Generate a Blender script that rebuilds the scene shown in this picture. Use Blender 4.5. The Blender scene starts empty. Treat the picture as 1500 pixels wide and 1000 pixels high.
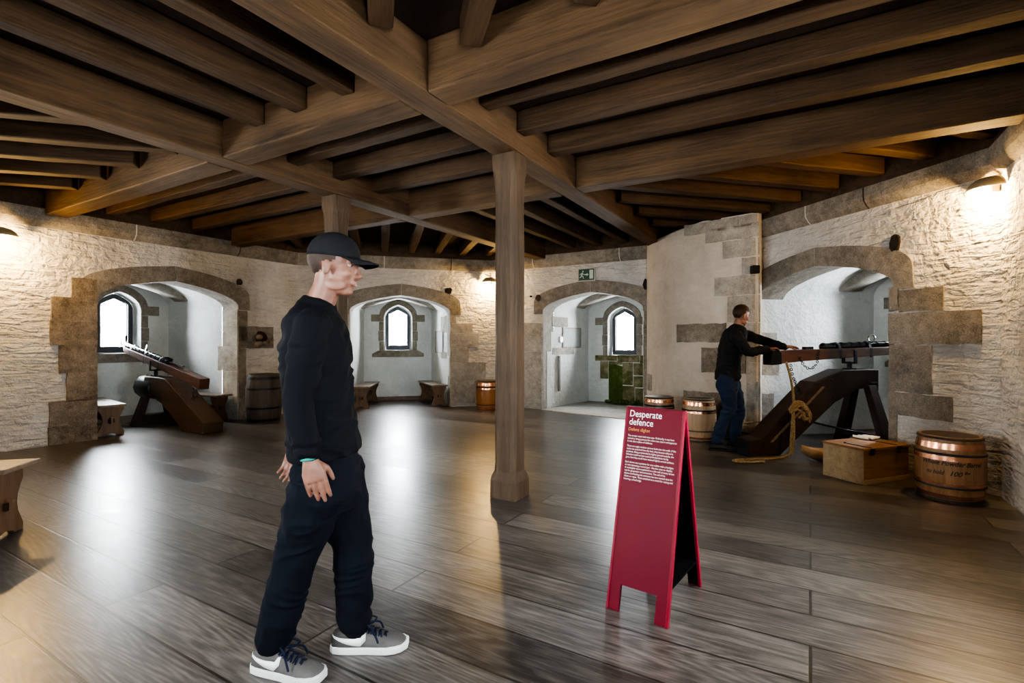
import bpy, bmesh, math, random
from mathutils import Vector, Matrix, noise, Quaternion
random.seed(7)
SC = bpy.context.scene
COL = SC.collection
F = 742.0          # focal length in pixels of the 1500x1000 frame
H = 1.35           # eye height
PI = math.pi
def R(a): return math.radians(a)

# ------------------------------------------------------------------ mesh builder
class MB:
    def __init__(s): s.v = []; s.f = []
    def add(s, vs, fs):
        o = len(s.v); s.v += [Vector(p) for p in vs]; s.f += [tuple(i + o for i in f) for f in fs]; return s
    def box(s, x0, x1, y0, y1, z0, z1, M=None):
        vs = [Vector((x, y, z)) for z in (z0, z1) for y in (y0, y1) for x in (x0, x1)]
        if M is not None: vs = [M @ v for v in vs]
        return s.add(vs, [(0, 2, 3, 1), (4, 5, 7, 6), (0, 1, 5, 4), (2, 6, 7, 3), (0, 4, 6, 2), (1, 3, 7, 5)])
    def prism(s, poly, fn, d0, d1):
        n = len(poly)
        vs = [fn(a, b, d0) for a, b in poly] + [fn(a, b, d1) for a, b in poly]
        return s.add(vs, [tuple(range(n)), tuple(range(2 * n - 1, n - 1, -1))] + [(i, i + n, (i + 1) % n + n, (i + 1) % n) for i in range(n)])
    def loft(s, rings, cap0=True, cap1=True, closed=True):
        n = len(rings[0]); vs = [p for r in rings for p in r]; fs = []
        for k in range(len(rings) - 1):
            for i in range(n if closed else n - 1):
                j = (i + 1) % n
                fs.append((k * n + i, k * n + j, (k + 1) * n + j, (k + 1) * n + i))
        if cap0: fs.append(tuple(range(n - 1, -1, -1)))
        if cap1: fs.append(tuple(range((len(rings) - 1) * n, len(rings) * n)))
        return s.add(vs, fs)
    def lathe(s, prof, n=32, c=(0, 0, 0), M=None):
        rings = []
        for r, z in prof:
            ring = [Vector((c[0] + r * math.cos(2 * PI * i / n), c[1] + r * math.sin(2 * PI * i / n), c[2] + z)) for i in range(n)]
            if M is not None: ring = [M @ p for p in ring]
            rings.append(ring)
        return s.loft(rings)
    def tube(s, pts, rad, n=10, caps=True, flat=1.0, side=None):
        pts = [Vector(p) for p in pts]
        if not isinstance(rad, (list, tuple)): rad = [rad] * len(pts)
        rings = []; prev = None
        for i, p in enumerate(pts):
            t = (pts[min(i + 1, len(pts) - 1)] - pts[max(i - 1, 0)]).normalized()
            if prev is None:
                a = Vector(side) if side is not None else (Vector((0, 0, 1)) if abs(t.z) < .9 else Vector((1, 0, 0)))
                u = (a - t * a.dot(t)).normalized()
            else:
                u = (prev - t * prev.dot(t)).normalized()
            prev = u; w = t.cross(u)
            rings.append([p + (u * math.cos(2 * PI * k / n) + w * math.sin(2 * PI * k / n) * flat) * rad[i] for k in range(n)])
        if caps:   # rounded ends
            t0 = (pts[0] - pts[1]).normalized(); t1 = (pts[-1] - pts[-2]).normalized()
            r0 = [pts[0] + t0 * rad[0] * .6 + (q - pts[0]) * .6 for q in rings[0]]
            r1 = [pts[-1] + t1 * rad[-1] * .6 + (q - pts[-1]) * .6 for q in rings[-1]]
            rings = [r0] + rings + [r1]
        return s.loft(rings)
    def ell(s, c, r, M=None, n=16, m=10):
        c = Vector(c); rings = []
        for k in range(1, m):
            a = PI * k / m
            ring = [Vector((r[0] * math.sin(a) * math.cos(2 * PI * i / n), r[1] * math.sin(a) * math.sin(2 * PI * i / n), -r[2] * math.cos(a))) for i in range(n)]
            rings.append([c + (M @ p if M is not None else p) for p in ring])
        return s.loft(rings)
    def torus(s, c, R_, r, ax=(0, 0, 1), n=20, m=8, sc=(1, 1)):
        c = Vector(c); q = Vector((0, 0, 1)).rotation_difference(Vector(ax)); vs = []; fs = []
        for i in range(n):
            a = 2 * PI * i / n
            for j in range(m):
                b = 2 * PI * j / m
                p = Vector(((R_ + r * math.cos(b)) * math.cos(a) * sc[0], (R_ + r * math.cos(b)) * math.sin(a) * sc[1], r * math.sin(b)))
                vs.append(c + q @ p)
        for i in range(n):
            for j in range(m):
                fs.append((i * m + j, ((i + 1) % n) * m + j, ((i + 1) % n) * m + (j + 1) % m, i * m + (j + 1) % m))
        return s.add(vs, fs)
    def mesh(s, name):
        me = bpy.data.meshes.new(name); me.from_pydata([tuple(v) for v in s.v], [], s.f); me.validate()
        bm = bmesh.new(); bm.from_mesh(me); bmesh.ops.recalc_face_normals(bm, faces=bm.faces); bm.to_mesh(me); bm.free()
        return me
    def build(s, name, mat, parent=None, smooth=False, bevel=0, seg=2):
        return link(name, s.mesh(name), mat, parent, smooth, bevel, seg)

def link(name, me, mat, parent=None, smooth=False, bevel=0, seg=2):
    o = bpy.data.objects.new(name, me); COL.objects.link(o)
    if mat is not None and not me.materials: me.materials.append(mat)
    if parent is not None: o.parent = parent
    if smooth:
        for p in me.polygons: p.use_smooth = True
        if smooth == 'angle':
            bm = bmesh.new(); bm.from_mesh(me)
            for e in bm.edges:
                if len(e.link_faces) == 2 and e.calc_face_angle(0) > R(38): e.smooth = False
            bm.to_mesh(me); bm.free()
    if bevel:
        b = o.modifiers.new('bevel', 'BEVEL'); b.width = bevel; b.segments = seg; b.limit_method = 'ANGLE'; b.angle_limit = R(40)
    return o
def tag(o, label=None, cat=None, group=None, kind=None):
    if label: o['label'] = label
    if cat: o['category'] = cat
    if group: o['group'] = group
    if kind: o['kind'] = kind
    return o
def thing(name, label, cat, loc=(0, 0, 0), rz=0, group=None):
    o = bpy.data.objects.new(name, None); COL.objects.link(o); o.empty_display_size = .1
    o.location = loc; o.rotation_euler = (0, 0, rz)
    return tag(o, label, cat, group)
def remesh(mb, name, voxel, smooth=6, wrinkle=0, wscale=8, seed=0):
    me = mb.mesh(name + '_raw'); o = bpy.data.objects.new('tmp', me); COL.objects.link(o)
    m = o.modifiers.new('r', 'REMESH'); m.mode = 'VOXEL'; m.voxel_size = voxel
    s = o.modifiers.new('s', 'SMOOTH'); s.iterations = smooth; s.factor = .5
    dg = bpy.context.evaluated_depsgraph_get(); out = bpy.data.meshes.new_from_object(o.evaluated_get(dg)); out.name = name
    bpy.data.objects.remove(o); bpy.data.meshes.remove(me)
    if wrinkle:
        ns = [v.normal.copy() for v in out.vertices]
        for v, nn in zip(out.vertices, ns):
            p = Vector((v.co.x * wscale, v.co.y * wscale, v.co.z * wscale * 1.7)) + Vector((seed, seed * 2, 0))
            a = noise.noise(p + Vector((noise.noise(p * .5), 0, noise.noise(p * .6)))* 1.5)
            v.co += nn * wrinkle * (1 - 2.2 * abs(a))
    return out
def catmull(pts, n=6):
    P = [Vector(p) for p in pts]; out = []
    for i in range(len(P) - 1):
        a, b, c, d = P[max(i - 1, 0)], P[i], P[i + 1], P[min(i + 2, len(P) - 1)]
        for k in range(n):
            t = k / n
            out.append(.5 * ((2 * b) + (c - a) * t + (2 * a - 5 * b + 4 * c - d) * t * t + (3 * b - a - 3 * c + d) * t ** 3))
    out.append(P[-1]); return out

# ------------------------------------------------------------------ materials
def srgb(r, g, b):
    f = lambda c: (c / 255 / 12.92) if c / 255 <= .04045 else ((c / 255 + .055) / 1.055) ** 2.4
    return (f(r), f(g), f(b), 1)
class NT:
    def __init__(s, name):
        s.m = bpy.data.materials.new(name); s.m.use_nodes = True; s.t = s.m.node_tree; s.n = s.t.nodes; s.l = s.t.links
        s.b = s.n['Principled BSDF']; s.out = s.n['Material Output']
    def node(s, t, **k):
        x = s.n.new(t)
        for a, b in k.items():
            if a.startswith('i_'): x.inputs[a[2:].replace('_', ' ')].default_value = b
            else: setattr(x, a, b)
        return x
    def link(s, a, b): s.l.new(a, b)
    def coord(s, scale=(1, 1, 1), rnd=False):
        tc = s.node('ShaderNodeTexCoord'); mp = s.node('ShaderNodeMapping'); mp.inputs['Scale'].default_value = scale
        if rnd:
            oi = s.node('ShaderNodeObjectInfo'); mu = s.node('ShaderNodeMath', operation='MULTIPLY'); mu.inputs[1].default_value = 37.0
            s.link(oi.outputs['Random'], mu.inputs[0]); ad = s.node('ShaderNodeVectorMath', operation='ADD')
            s.link(tc.outputs['Object'], ad.inputs[0]); s.link(mu.outputs[0], ad.inputs[1]); s.link(ad.outputs[0], mp.inputs['Vector'])
        else: s.link(tc.outputs['Object'], mp.inputs['Vector'])
        return mp.outputs[0]
    def noise(s, co, scale, detail=4, rough=.55, dist=0):
        x = s.node('ShaderNodeTexNoise'); x.inputs['Scale'].default_value = scale; x.inputs['Detail'].default_value = detail
        x.inputs['Roughness'].default_value = rough; x.inputs['Distortion'].default_value = dist
        if co is not None: s.link(co, x.inputs['Vector'])
        return x.outputs[0]
    def ramp(s, fac, stops):
        x = s.node('ShaderNodeValToRGB'); e = x.color_ramp.elements
        while len(e) > 1: e.remove(e[-1])
        e[0].position, e[0].color = stops[0]
        for p, c in stops[1:]:
            k = e.new(p); k.color = c
        s.link(fac, x.inputs[0]); return x.outputs[0]
    def mix(s, fac, a, b, mode='MIX'):
        x = s.node('ShaderNodeMix', data_type='RGBA', blend_type=mode)
        for k, v in ((0, fac), (6, a), (7, b)):
            if hasattr(v, 'default_value') or hasattr(v, 'links'): s.link(v, x.inputs[k])
            else: x.inputs[k].default_value = v
        return x.outputs[2]
    def math(s, op, a, b=0.0, clamp=False):
        x = s.node('ShaderNodeMath', operation=op); x.use_clamp = clamp
        for k, v in ((0, a), (1, b)):
            if hasattr(v, 'links'): s.link(v, x.inputs[k])
            else: x.inputs[k].default_value = v
        return x.outputs[0]
    def bump(s, h, strength=.5, dist=.01, prev=None):
        x = s.node('ShaderNodeBump'); x.inputs['Strength'].default_value = strength; x.inputs['Distance'].default_value = dist
        s.link(h, x.inputs['Height'])
        if prev is not None: s.link(prev, x.inputs['Normal'])
        return x.outputs[0]
    def set(s, col=None, rough=None, normal=None, metal=None, spec=None):
        for k, v in (('Base Color', col), ('Roughness', rough), ('Normal', normal), ('Metallic', metal), ('Specular IOR Level', spec)):
            if v is None: continue
            if hasattr(v, 'links'): s.link(v, s.b.inputs[k])
            else: s.b.inputs[k].default_value = v
        return s.m
def plain(name, c, rough=.6, metal=0, nz=0, sc=20, spec=.5):
    t = NT(name)
    if nz:
        co = t.coord((1, 1, 1), True); n = t.noise(co, sc)
        c2 = tuple(x * (1 - nz) for x in c[:3]) + (1,); c3 = tuple(min(1, x * (1 + nz)) for x in c[:3]) + (1,)
        col = t.ramp(n, [(.3, c2), (.7, c3)]); return t.set(col, rough, t.bump(n, .15, .01), metal, spec)
    return t.set(c, rough, None, metal, spec)
def wood(name, dark, light, axis=0, rough=.6, scale=1.0, bump=.3, grain=1.0, spec=.35):
    t = NT(name)
    sc = [9 * scale] * 3; sc[axis] = .7 * scale
    co = t.coord(tuple(sc), True)
    n1 = t.noise(co, 1.6, 6, .6, .6); n2 = t.noise(co, 7, 4, .6)
    co2 = t.coord((1, 1, 1), True); n3 = t.noise(co2, 1.7, 3)
    f = t.math('ADD', t.math('MULTIPLY', n1, .55), t.math('MULTIPLY', n2, .25)); f = t.math('ADD', f, t.math('MULTIPLY', n3, .3))
    mid = tuple((a + b) / 2 for a, b in zip(dark, light))
    col = t.ramp(f, [(.36, dark), (.54, mid), (.74, light)])
    h = t.math('ADD', n1, t.math('MULTIPLY', n2, .8))
    return t.set(col, rough, t.bump(h, bump, .012 * grain), 0, spec)
def make_plaster(name, stroke, c0, c1, strength=.8):
    t = NT(name)
    co = t.coord(); big = t.noise(co, 2.2, 3); fine = t.noise(co, 34, 5, .6)
    st = t.noise(t.coord((2.6, 2.6, 15)), 1.0, 3, .5, .9)           # trowelled horizontal courses
    lump = t.noise(co, 12, 4, .55, .5)
    col = t.ramp(t.math('ADD', t.math('MULTIPLY', big, .7), t.math('MULTIPLY', lump, .3)), [(.35, c0), (.65, c1)])
    h = t.math('ADD', t.math('MULTIPLY', st, stroke), t.math('MULTIPLY', lump, .8)); h = t.math('ADD', h, t.math('MULTIPLY', fine, .16))
    h = t.math('ADD', h, t.math('MULTIPLY', big, 1.0))
    return t.set(col, .9, t.bump(h, strength, .07), 0, .15)
def make_granite(name, c0, c1, c2, moss=None, bs=.55):
    t = NT(name); co = t.coord((1, 1, 1), True)
    sp = t.noise(co, 70, 3, .7); md = t.noise(co, 11, 4, .6); bg = t.noise(co, 1.8, 3)
    f = t.math('ADD', t.math('MULTIPLY', sp, .45), t.math('ADD', t.math('MULTIPLY', md, .35), t.math('MULTIPLY', bg, .35)))
    col = t.ramp(f, [(.42, c0), (.57, c1), (.74, c2)])
    if moss is not None:
        ms = t.noise(co, 5, 5, .7); col = t.mix(t.math('MULTIPLY', t.math('SUBTRACT', ms, .40), 5.0, True), col, moss)
    h = t.math('ADD', t.math('MULTIPLY', sp, .35), md)
    return t.set(col, .88, t.bump(h, bs, .03), 0, .2)

M = {}
M['plaster'] = make_plaster('plaster_rough', 1.0, (.50, .465, .42, 1), (.66, .625, .575, 1), 1.0)
M['plaster_in'] = make_plaster('plaster_alcove', .15, (.60, .62, .60, 1), (.74, .75, .73, 1), .45)
M['plaster_tur'] = make_plaster('plaster_turret', .25, (.46, .415, .36, 1), (.59, .54, .48, 1), .35)
M['granite'] = make_granite('granite', (.105, .090, .073, 1), (.215, .190, .158, 1), (.35, .315, .27, 1))
M['granite_pale'] = make_granite('granite_pale', (.205, .185, .157, 1), (.34, .313, .275, 1), (.49, .455, .41, 1))
M['granite_worn'] = make_granite('granite_weathered', (.075, .056, .042, 1), (.205, .165, .125, 1), (.34, .285, .23, 1), None, .9)
M['granite_moss'] = make_granite('granite_mossy', (.13, .11, .07, 1), (.24, .20, .13, 1), (.36, .31, .22, 1), (.085, .095, .030, 1))
M['granite_tint'] = make_granite('granite_tinted', (.115, .102, .075, 1), (.215, .193, .145, 1), (.33, .30, .24, 1))
M['moss'] = make_granite('moss_green', (.02, .03, .006, 1), (.07, .10, .022, 1), (.15, .19, .06, 1), (.05, .075, .014, 1), .9)
M['mortar'] = plain('mortar_pale', (.55, .50, .43, 1), .95, 0, .1, 30)
M['oak'] = wood('oak_beam', (.026, .013, .005, 1), (.14, .080, .038, 1), 0, .72, .8, .5)
M['oak_joist'] = wood('oak_joist', (.018, .009, .0035, 1), (.10, .055, .025, 1), 0, .75, .9, .5)
M['oak_board'] = wood('oak_board', (.012, .006, .003, 1), (.035, .018, .009, 1), 0, .85, .8, .3)
M['oak_post'] = wood('oak_post', (.022, .0135, .0075, 1), (.108, .069, .040, 1), 2, .68, 1.0, .7)
M['bench'] = wood('bench_oak', (.065, .033, .015, 1), (.19, .11, .058, 1), 2, .5, 1.4, .25)
M['bench_top'] = wood('bench_seat_oak', (.11, .075, .048, 1), (.25, .185, .13, 1), 1, .34, 1.2, .2)
M['car_wood'] = wood('carriage_wood_dark', (.012, .006, .004, 1), (.048, .025, .016, 1), 0, .5, 1.2, .25)
M['car_wood_b'] = wood('carriage_wood_brown', (.022, .011, .005, 1), (.085, .048, .022, 1), 0, .5, 1.2, .3)
M['stock_wood'] = wood('stock_wood_red', (.036, .014, .007, 1), (.125, .055, .028, 1), 0, .42, 1.3, .25)
M['barrel_wood'] = wood('barrel_oak_warm', (.16, .075, .030, 1), (.36, .20, .095, 1), 2, .36, 1.6, .15)
M['barrel_pale'] = wood('barrel_oak_pale', (.24, .15, .085, 1), (.45, .31, .19, 1), 2, .42, 1.6, .15)
M['barrel_dark'] = wood('barrel_oak_dark', (.030, .023, .018, 1), (.11, .09, .075, 1), 2, .6, 1.6, .25)
M['barrel_orange'] = wood('barrel_oak_orange', (.15, .055, .015, 1), (.38, .17, .055, 1), 2, .3, 1.6, .15)
M['chest'] = wood('chest_pine_orange', (.13, .060, .015, 1), (.28, .145, .045, 1), 0, .5, 1.2, .12)
M['chest_grey'] = wood('chest_pine_worn', (.17, .11, .055, 1), (.38, .27, .15, 1), 0, .55, 1.2, .12)
M['bucket'] = wood('bucket_oak', (.17, .105, .06, 1), (.36, .25, .155, 1), 2, .55, 1.6, .2)
M['scoop'] = wood('trough_wood', (.17, .09, .04, 1), (.36, .22, .11, 1), 0, .55, 1.5, .2)
M['iron'] = plain('black_iron', (.018, .018, .020, 1), .38, .6, .3, 40)
M['steel'] = plain('polished_dark_steel', (.055, .058, .065, 1), .2, .95, .2, 30)
M['ring'] = plain('bright_steel', (.5, .5, .52, 1), .25, 1, .1, 30)
M['copper'] = plain('copper_band', (.62, .31, .19, 1), .26, .95, .15, 18)
M['cane'] = plain('dark_cane_hoop', (.035, .025, .020, 1), .5, 0, .3, 60)
M['rope'] = None
M['red'] = plain('red_painted_board', (.145, .0035, .017, 1), .5, 0, .06, 3, .25)
M['red_edge'] = plain('red_painted_edge', (.22, .006, .025, 1), .45, 0, .04, 4, .3)
M['black'] = plain('black_board', (.003, .003, .0035, 1), .8, 0, 0, 20, .1)
M['white_ink'] = plain('white_lettering', (.85, .83, .80, 1), .6)
M['gold_ink'] = plain('ochre_lettering', srgb(214, 150, 60), .6)
M['black_ink'] = plain('black_script', (.012, .010, .009, 1), .6)
M['frame'] = plain('window_frame_grey', (.045, .050, .058, 1), .5, 0, .1, 30)
M['shade'] = plain('lamp_shade_cream', (.42, .33, .20, 1), .5, .2)
M['green'] = plain('exit_green', srgb(26, 66, 48), .5)
M['signrim'] = plain('exit_rim', (.45, .43, .36, 1), .5)
M['signwhite'] = plain('exit_pale', (.50, .56, .50, 1), .5)
M['white'] = plain('white_plastic', (.8, .8, .78, 1), .4)
M['niche'] = plain('niche_grey', (.40, .42, .42, 1), .9, 0, .08, 12)
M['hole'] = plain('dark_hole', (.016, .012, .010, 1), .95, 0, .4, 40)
M['holestone'] = make_granite('dark_mottled', (.015, .010, .008, 1), (.05, .034, .024, 1), (.12, .085, .06, 1))  # mottled near-black, shared by dark blocks, joints, basket and the corbel's painted shadow
M['paper'] = plain('white_cloth', (.75, .74, .72, 1), .8, 0, .06, 20)
def m_rope():
    t = NT('hemp_rope'); co = t.coord(); w = t.node('ShaderNodeTexNoise'); w.inputs['Scale'].default_value = 90
    t.link(co, w.inputs['Vector']); col = t.ramp(w.outputs[0], [(.3, (.11, .068, .030, 1)), (.7, (.34, .24, .125, 1))])
    return t.set(col, .85, t.bump(w.outputs[0], .8, .008))
M['rope'] = m_rope()
def cloth(name, c, sc=260, rough=.9, var=.25):
    t = NT(name); co = t.coord(); n = t.noise(co, sc, 2); b = t.noise(co, 7, 4)
    c0 = tuple(x * (1 - var) for x in c[:3]) + (1,); c1 = tuple(x * (1 + var) for x in c[:3]) + (1,)
    m = t.set(t.ramp(b, [(.3, c0), (.7, c1)]), rough, t.bump(n, .25, .003), 0, .2)
    return m
M['sweater_navy'] = cloth('navy_knit', (.0045, .0055, .008, 1), 330)
M['sweater_grey'] = cloth('charcoal_knit', (.013, .013, .015, 1), 300)
M['denim_dark'] = cloth('dark_denim', (.0035, .0052, .010, 1), 300)
M['denim'] = cloth('blue_denim', (.018, .030, .060, 1), 300)
M['capcloth'] = cloth('dark_cap_cloth', (.012, .012, .014, 1), 300)
M['hair'] = cloth('dark_hair', (.035, .022, .016, 1), 200, .6, .5)
M['suede'] = cloth('grey_suede', (.10, .094, .090, 1), 200)
M['rubber_white'] = plain('white_rubber', (.66, .66, .63, 1), .5)
M['swoosh'] = plain('white_leather', (.82, .82, .80, 1), .45)
M['lace'] = cloth('navy_lace', (.012, .016, .035, 1), 400)
M['boot'] = cloth('black_leather', (.018, .016, .015, 1), 120, .45)
M['teal'] = plain('teal_band', srgb(50, 150, 135), .5)
M['eye'] = plain('eye_white', (.22, .20, .19, 1), .45)
M['iris'] = plain('iris_dark', (.03, .02, .012, 1), .3)
M['lip'] = plain('lip', (.36, .15, .12, 1), .5)
def m_skin():
    t = NT('skin'); co = t.coord(); n = t.noise(co, 25, 4)
    t.b.inputs['Subsurface Weight'].default_value = .12; t.b.inputs['Subsurface Radius'].default_value = (.01, .004, .002)
    return t.set(t.ramp(n, [(.3, (.17, .078, .052, 1)), (.7, (.25, .122, .086, 1))]), .5, t.bump(n, .06, .003))
M['skin'] = m_skin()
def m_glass():
    t = NT('window_glass'); t.n.remove(t.b)
    a = t.node('ShaderNodeBsdfTransparent'); g = t.node('ShaderNodeBsdfGlossy'); g.inputs['Roughness'].default_value = .03
    lw = t.node('ShaderNodeFresnel'); lw.inputs['IOR'].default_value = 1.35; mx = t.node('ShaderNodeMixShader')
    t.link(lw.outputs[0], mx.inputs[0]); t.link(a.outputs[0], mx.inputs[1]); t.link(g.outputs[0], mx.inputs[2]); t.link(mx.outputs[0], t.out.inputs[0])
    return t.m
M['glass'] = m_glass()
def m_bulb():
    t = NT('lamp_bulb'); t.b.inputs['Emission Color'].default_value = (1, .80, .48, 1); t.b.inputs['Emission Strength'].default_value = 30
    return t.set((1, .9, .7, 1), .4)
M['bulb'] = m_bulb()
def m_floor():
    t = NT('oak_floor')
    co = t.coord()
    wob = t.noise(t.coord((.5, 2, 1)), 1.2, 2)
    br = t.node('ShaderNodeTexBrick'); br.offset = .37; br.offset_frequency = 2; br.squash = 1
    for k, v in (('Scale', 1.0), ('Mortar Size', .007), ('Mortar Smooth', .2), ('Bias', 0.0), ('Brick Width', 3.1), ('Row Height', .29)): br.inputs[k].default_value = v
    br.inputs['Color1'].default_value = (0, 0, 0, 1); br.inputs['Color2'].default_value = (1, 1, 1, 1); br.inputs['Mortar'].default_value = (.5, .5, .5, 1)
    t.link(co, br.inputs['Vector'])
    off = t.node('ShaderNodeVectorMath', operation='MULTIPLY_ADD'); t.link(br.outputs['Color'], off.inputs[0]); off.inputs[1].default_value = (9, 5, 3); t.link(co, off.inputs[2])
    mp = t.node('ShaderNodeMapping'); mp.inputs['Scale'].default_value = (.42, 4.2, 1); t.link(off.outputs[0], mp.inputs['Vector'])
    g1 = t.noise(mp.outputs[0], 1.3, 0.4, .4, .15)
    rings = t.math('ADD', t.math('MULTIPLY', t.math('SINE', t.math('MULTIPLY', g1, 130.0)), .25), .25)   # cathedral figure
    mp2 = t.node('ShaderNodeMapping'); mp2.inputs['Scale'].default_value = (5, 70, 1); t.link(off.outputs[0], mp2.inputs['Vector'])
    g2 = t.noise(mp2.outputs[0], 1.3, 2, .5)
    big = t.noise(co, .9, 3); scuff = t.noise(co, 5.5, 6, .65)
    f = t.math('ADD', t.math('MULTIPLY', rings, .22), t.math('MULTIPLY', g2, .50))
    f = t.math('ADD', f, t.math('MULTIPLY', scuff, .20)); f = t.math('ADD', f, t.math('MULTIPLY', br.outputs['Color'], .19))
    col = t.ramp(f, [(.34, (.034, .0295, .0265, 1)), (.52, (.086, .076, .069, 1)), (.72, (.185, .167, .150, 1))])
    col = t.mix(t.math('MULTIPLY', br.outputs['Fac'], .85), col, (.018, .014, .011, 1))
    rg = t.math('ADD', t.math('MULTIPLY', scuff, .10), t.math('MULTIPLY', g2, .08)); rg = t.math('ADD', rg, t.math('ADD', .215, t.math('MULTIPLY', br.outputs['Color'], .05)))
    h = t.math('ADD', t.math('MULTIPLY', rings, .20), t.math('MULTIPLY', g2, .16)); h = t.math('SUBTRACT', h, t.math('MULTIPLY', br.outputs['Fac'], 2.5))
    h = t.math('ADD', h, t.math('MULTIPLY', t.noise(t.coord((1.2, 4, 1)), 1.6, 1), .8))
    return t.set(col, rg, t.bump(h, .22, .005), 0, .8)
M['floor'] = m_floor()
M['flag'] = make_granite('stone_threshold', (.27, .26, .24, 1), (.40, .39, .36, 1), (.54, .52, .49, 1))

# ------------------------------------------------------------------ the octagonal room: walls by direction and distance
TH = {0: -104.5, 1: -59.5, 2: -14.5, 3: 30.5, 4: 75.5, 5: 120.5, 6: 165.5, 7: 210.5}
DD = {0: 4.60, 1: 8.505, 2: 10.46, 3: 8.98, 4: 5.23, 5: 1.43, 6: 1.05, 7: 1.00}
NN = {i: Vector((math.sin(R(a)), math.cos(R(a)), 0)) for i, a in TH.items()}
TT = {i: Vector((math.cos(R(a)), -math.sin(R(a)), 0)) for i, a in TH.items()}
def W(i, s, d, z): return NN[i] * (DD[i] + d) + TT[i] * s + Vector((0, 0, z))
def corner(i, j):
    a, b = NN[i], NN[j]; det = a.x * b.y - a.y * b.x
    return Vector(((DD[i] * b.y - DD[j] * a.y) / det, (a.x * DD[j] - b.x * DD[i]) / det, 0))
def on(i, px, py, d=0.0):
    """where the sight line of a photograph point meets wall i -> (s, z)"""
    u = (px - 750) / F; Y = (DD[i] + d) / (NN[i].x * u + NN[i].y); return (TT[i].x * u * Y + TT[i].y * Y, H - (py - 500) * Y / F)
SR = {}
for i in range(8):
    l = corner((i - 1) % 8, i); r = corner(i, (i + 1) % 8); SR[i] = (l.dot(TT[i]), r.dot(TT[i]))
WALLNAME = {0: 'wall_west', 1: 'wall_northwest', 2: 'wall_north', 3: 'wall_northeast', 4: 'wall_east', 5: 'wall_southeast', 6: 'wall_south', 7: 'wall_southwest'}
ZTOP = 3.32
SPR, RISE, HW, HWB, DEP = 1.955, .33, 1.0, .78, 1.85
SCN = {1: 4.127, 2: .396, 3: -3.573, 4: -5.155}
def prof(t):
    t = min(1, abs(t)); return .6 * math.sqrt(max(0, 1 - t ** 2.5)) + .4 * (1 - t)
ARC = [math.sin(PI / 2 * (-1 + 2 * k / 28)) for k in range(29)]
def arch_pts(hw, spr, rise): return [(t * hw, spr + rise * prof(t)) for t in ARC]

WALLS = {}
for i in range(8):
    mb = MB(); s0, s1 = SR[i]
    if i in SCN:
        c = SCN[i]; pts = arch_pts(HW, SPR, RISE)
        mb.add([W(i, s0, 0, 0), W(i, c - HW, 0, 0), W(i, c - HW, 0, ZTOP), W(i, s0, 0, ZTOP)], [(0, 1, 2, 3)])
        mb.add([W(i, c + HW, 0, 0), W(i, s1, 0, 0), W(i, s1, 0, ZTOP), W(i, c + HW, 0, ZTOP)], [(0, 1, 2, 3)])
        for (a, za), (b, zb) in zip(pts, pts[1:]):
            mb.add([W(i, c + a, 0, za), W(i, c + b, 0, zb), W(i, c + b, 0, ZTOP), W(i, c + a, 0, ZTOP)], [(0, 1, 2, 3)])
    else:   # plain wall with one tall window light (these face the camera's back)
        m = (s0 + s1) / 2; hw, z0, z1 = (.30, 1.0, 2.2)
        for a, b, za, zb in ((s0, m - hw, 0, ZTOP), (m + hw, s1, 0, ZTOP), (m - hw, m + hw, 0, z0), (m - hw, m + hw, z1, ZTOP)):
            mb.add([W(i, a, 0, za), W(i, b, 0, za), W(i, b, 0, zb), W(i, a, 0, zb)], [(0, 1, 2, 3)])
        for a, b in ((-hw, -hw), (hw, hw)):
            mb.add([W(i, m + a, 0, z0), W(i, m + a, .5, z0), W(i, m + a, .5, z1), W(i, m + a, 0, z1)], [(0, 1, 2, 3)])
        for z in (z0, z1):
            mb.add([W(i, m - hw, 0, z), W(i, m + hw, 0, z), W(i, m + hw, .5, z), W(i, m - hw, .5, z)], [(0, 1, 2, 3)])
    WALLS[i] = tag(mb.build(WALLNAME[i], M['plaster']), kind='structure')

def win_outline(hw, z0, zs, za, n=8, point=.55):
    """pointed arch light outline, counter-clockwise from lower left: round shoulders, low point"""
    pts = [(-hw, z0), (hw, z0), (hw, zs)]
    for k in range(1, n):
        t = 1 - k / n; pts.append((hw * t, zs + (za - zs) * ((1 - point) * math.sqrt(1 - t * t) + point * (1 - t))))
    pts.append((0, za)); pts += [(-a, b) for a, b in reversed(pts[3:-1])]; pts.append((-hw, zs)); return pts

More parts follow.
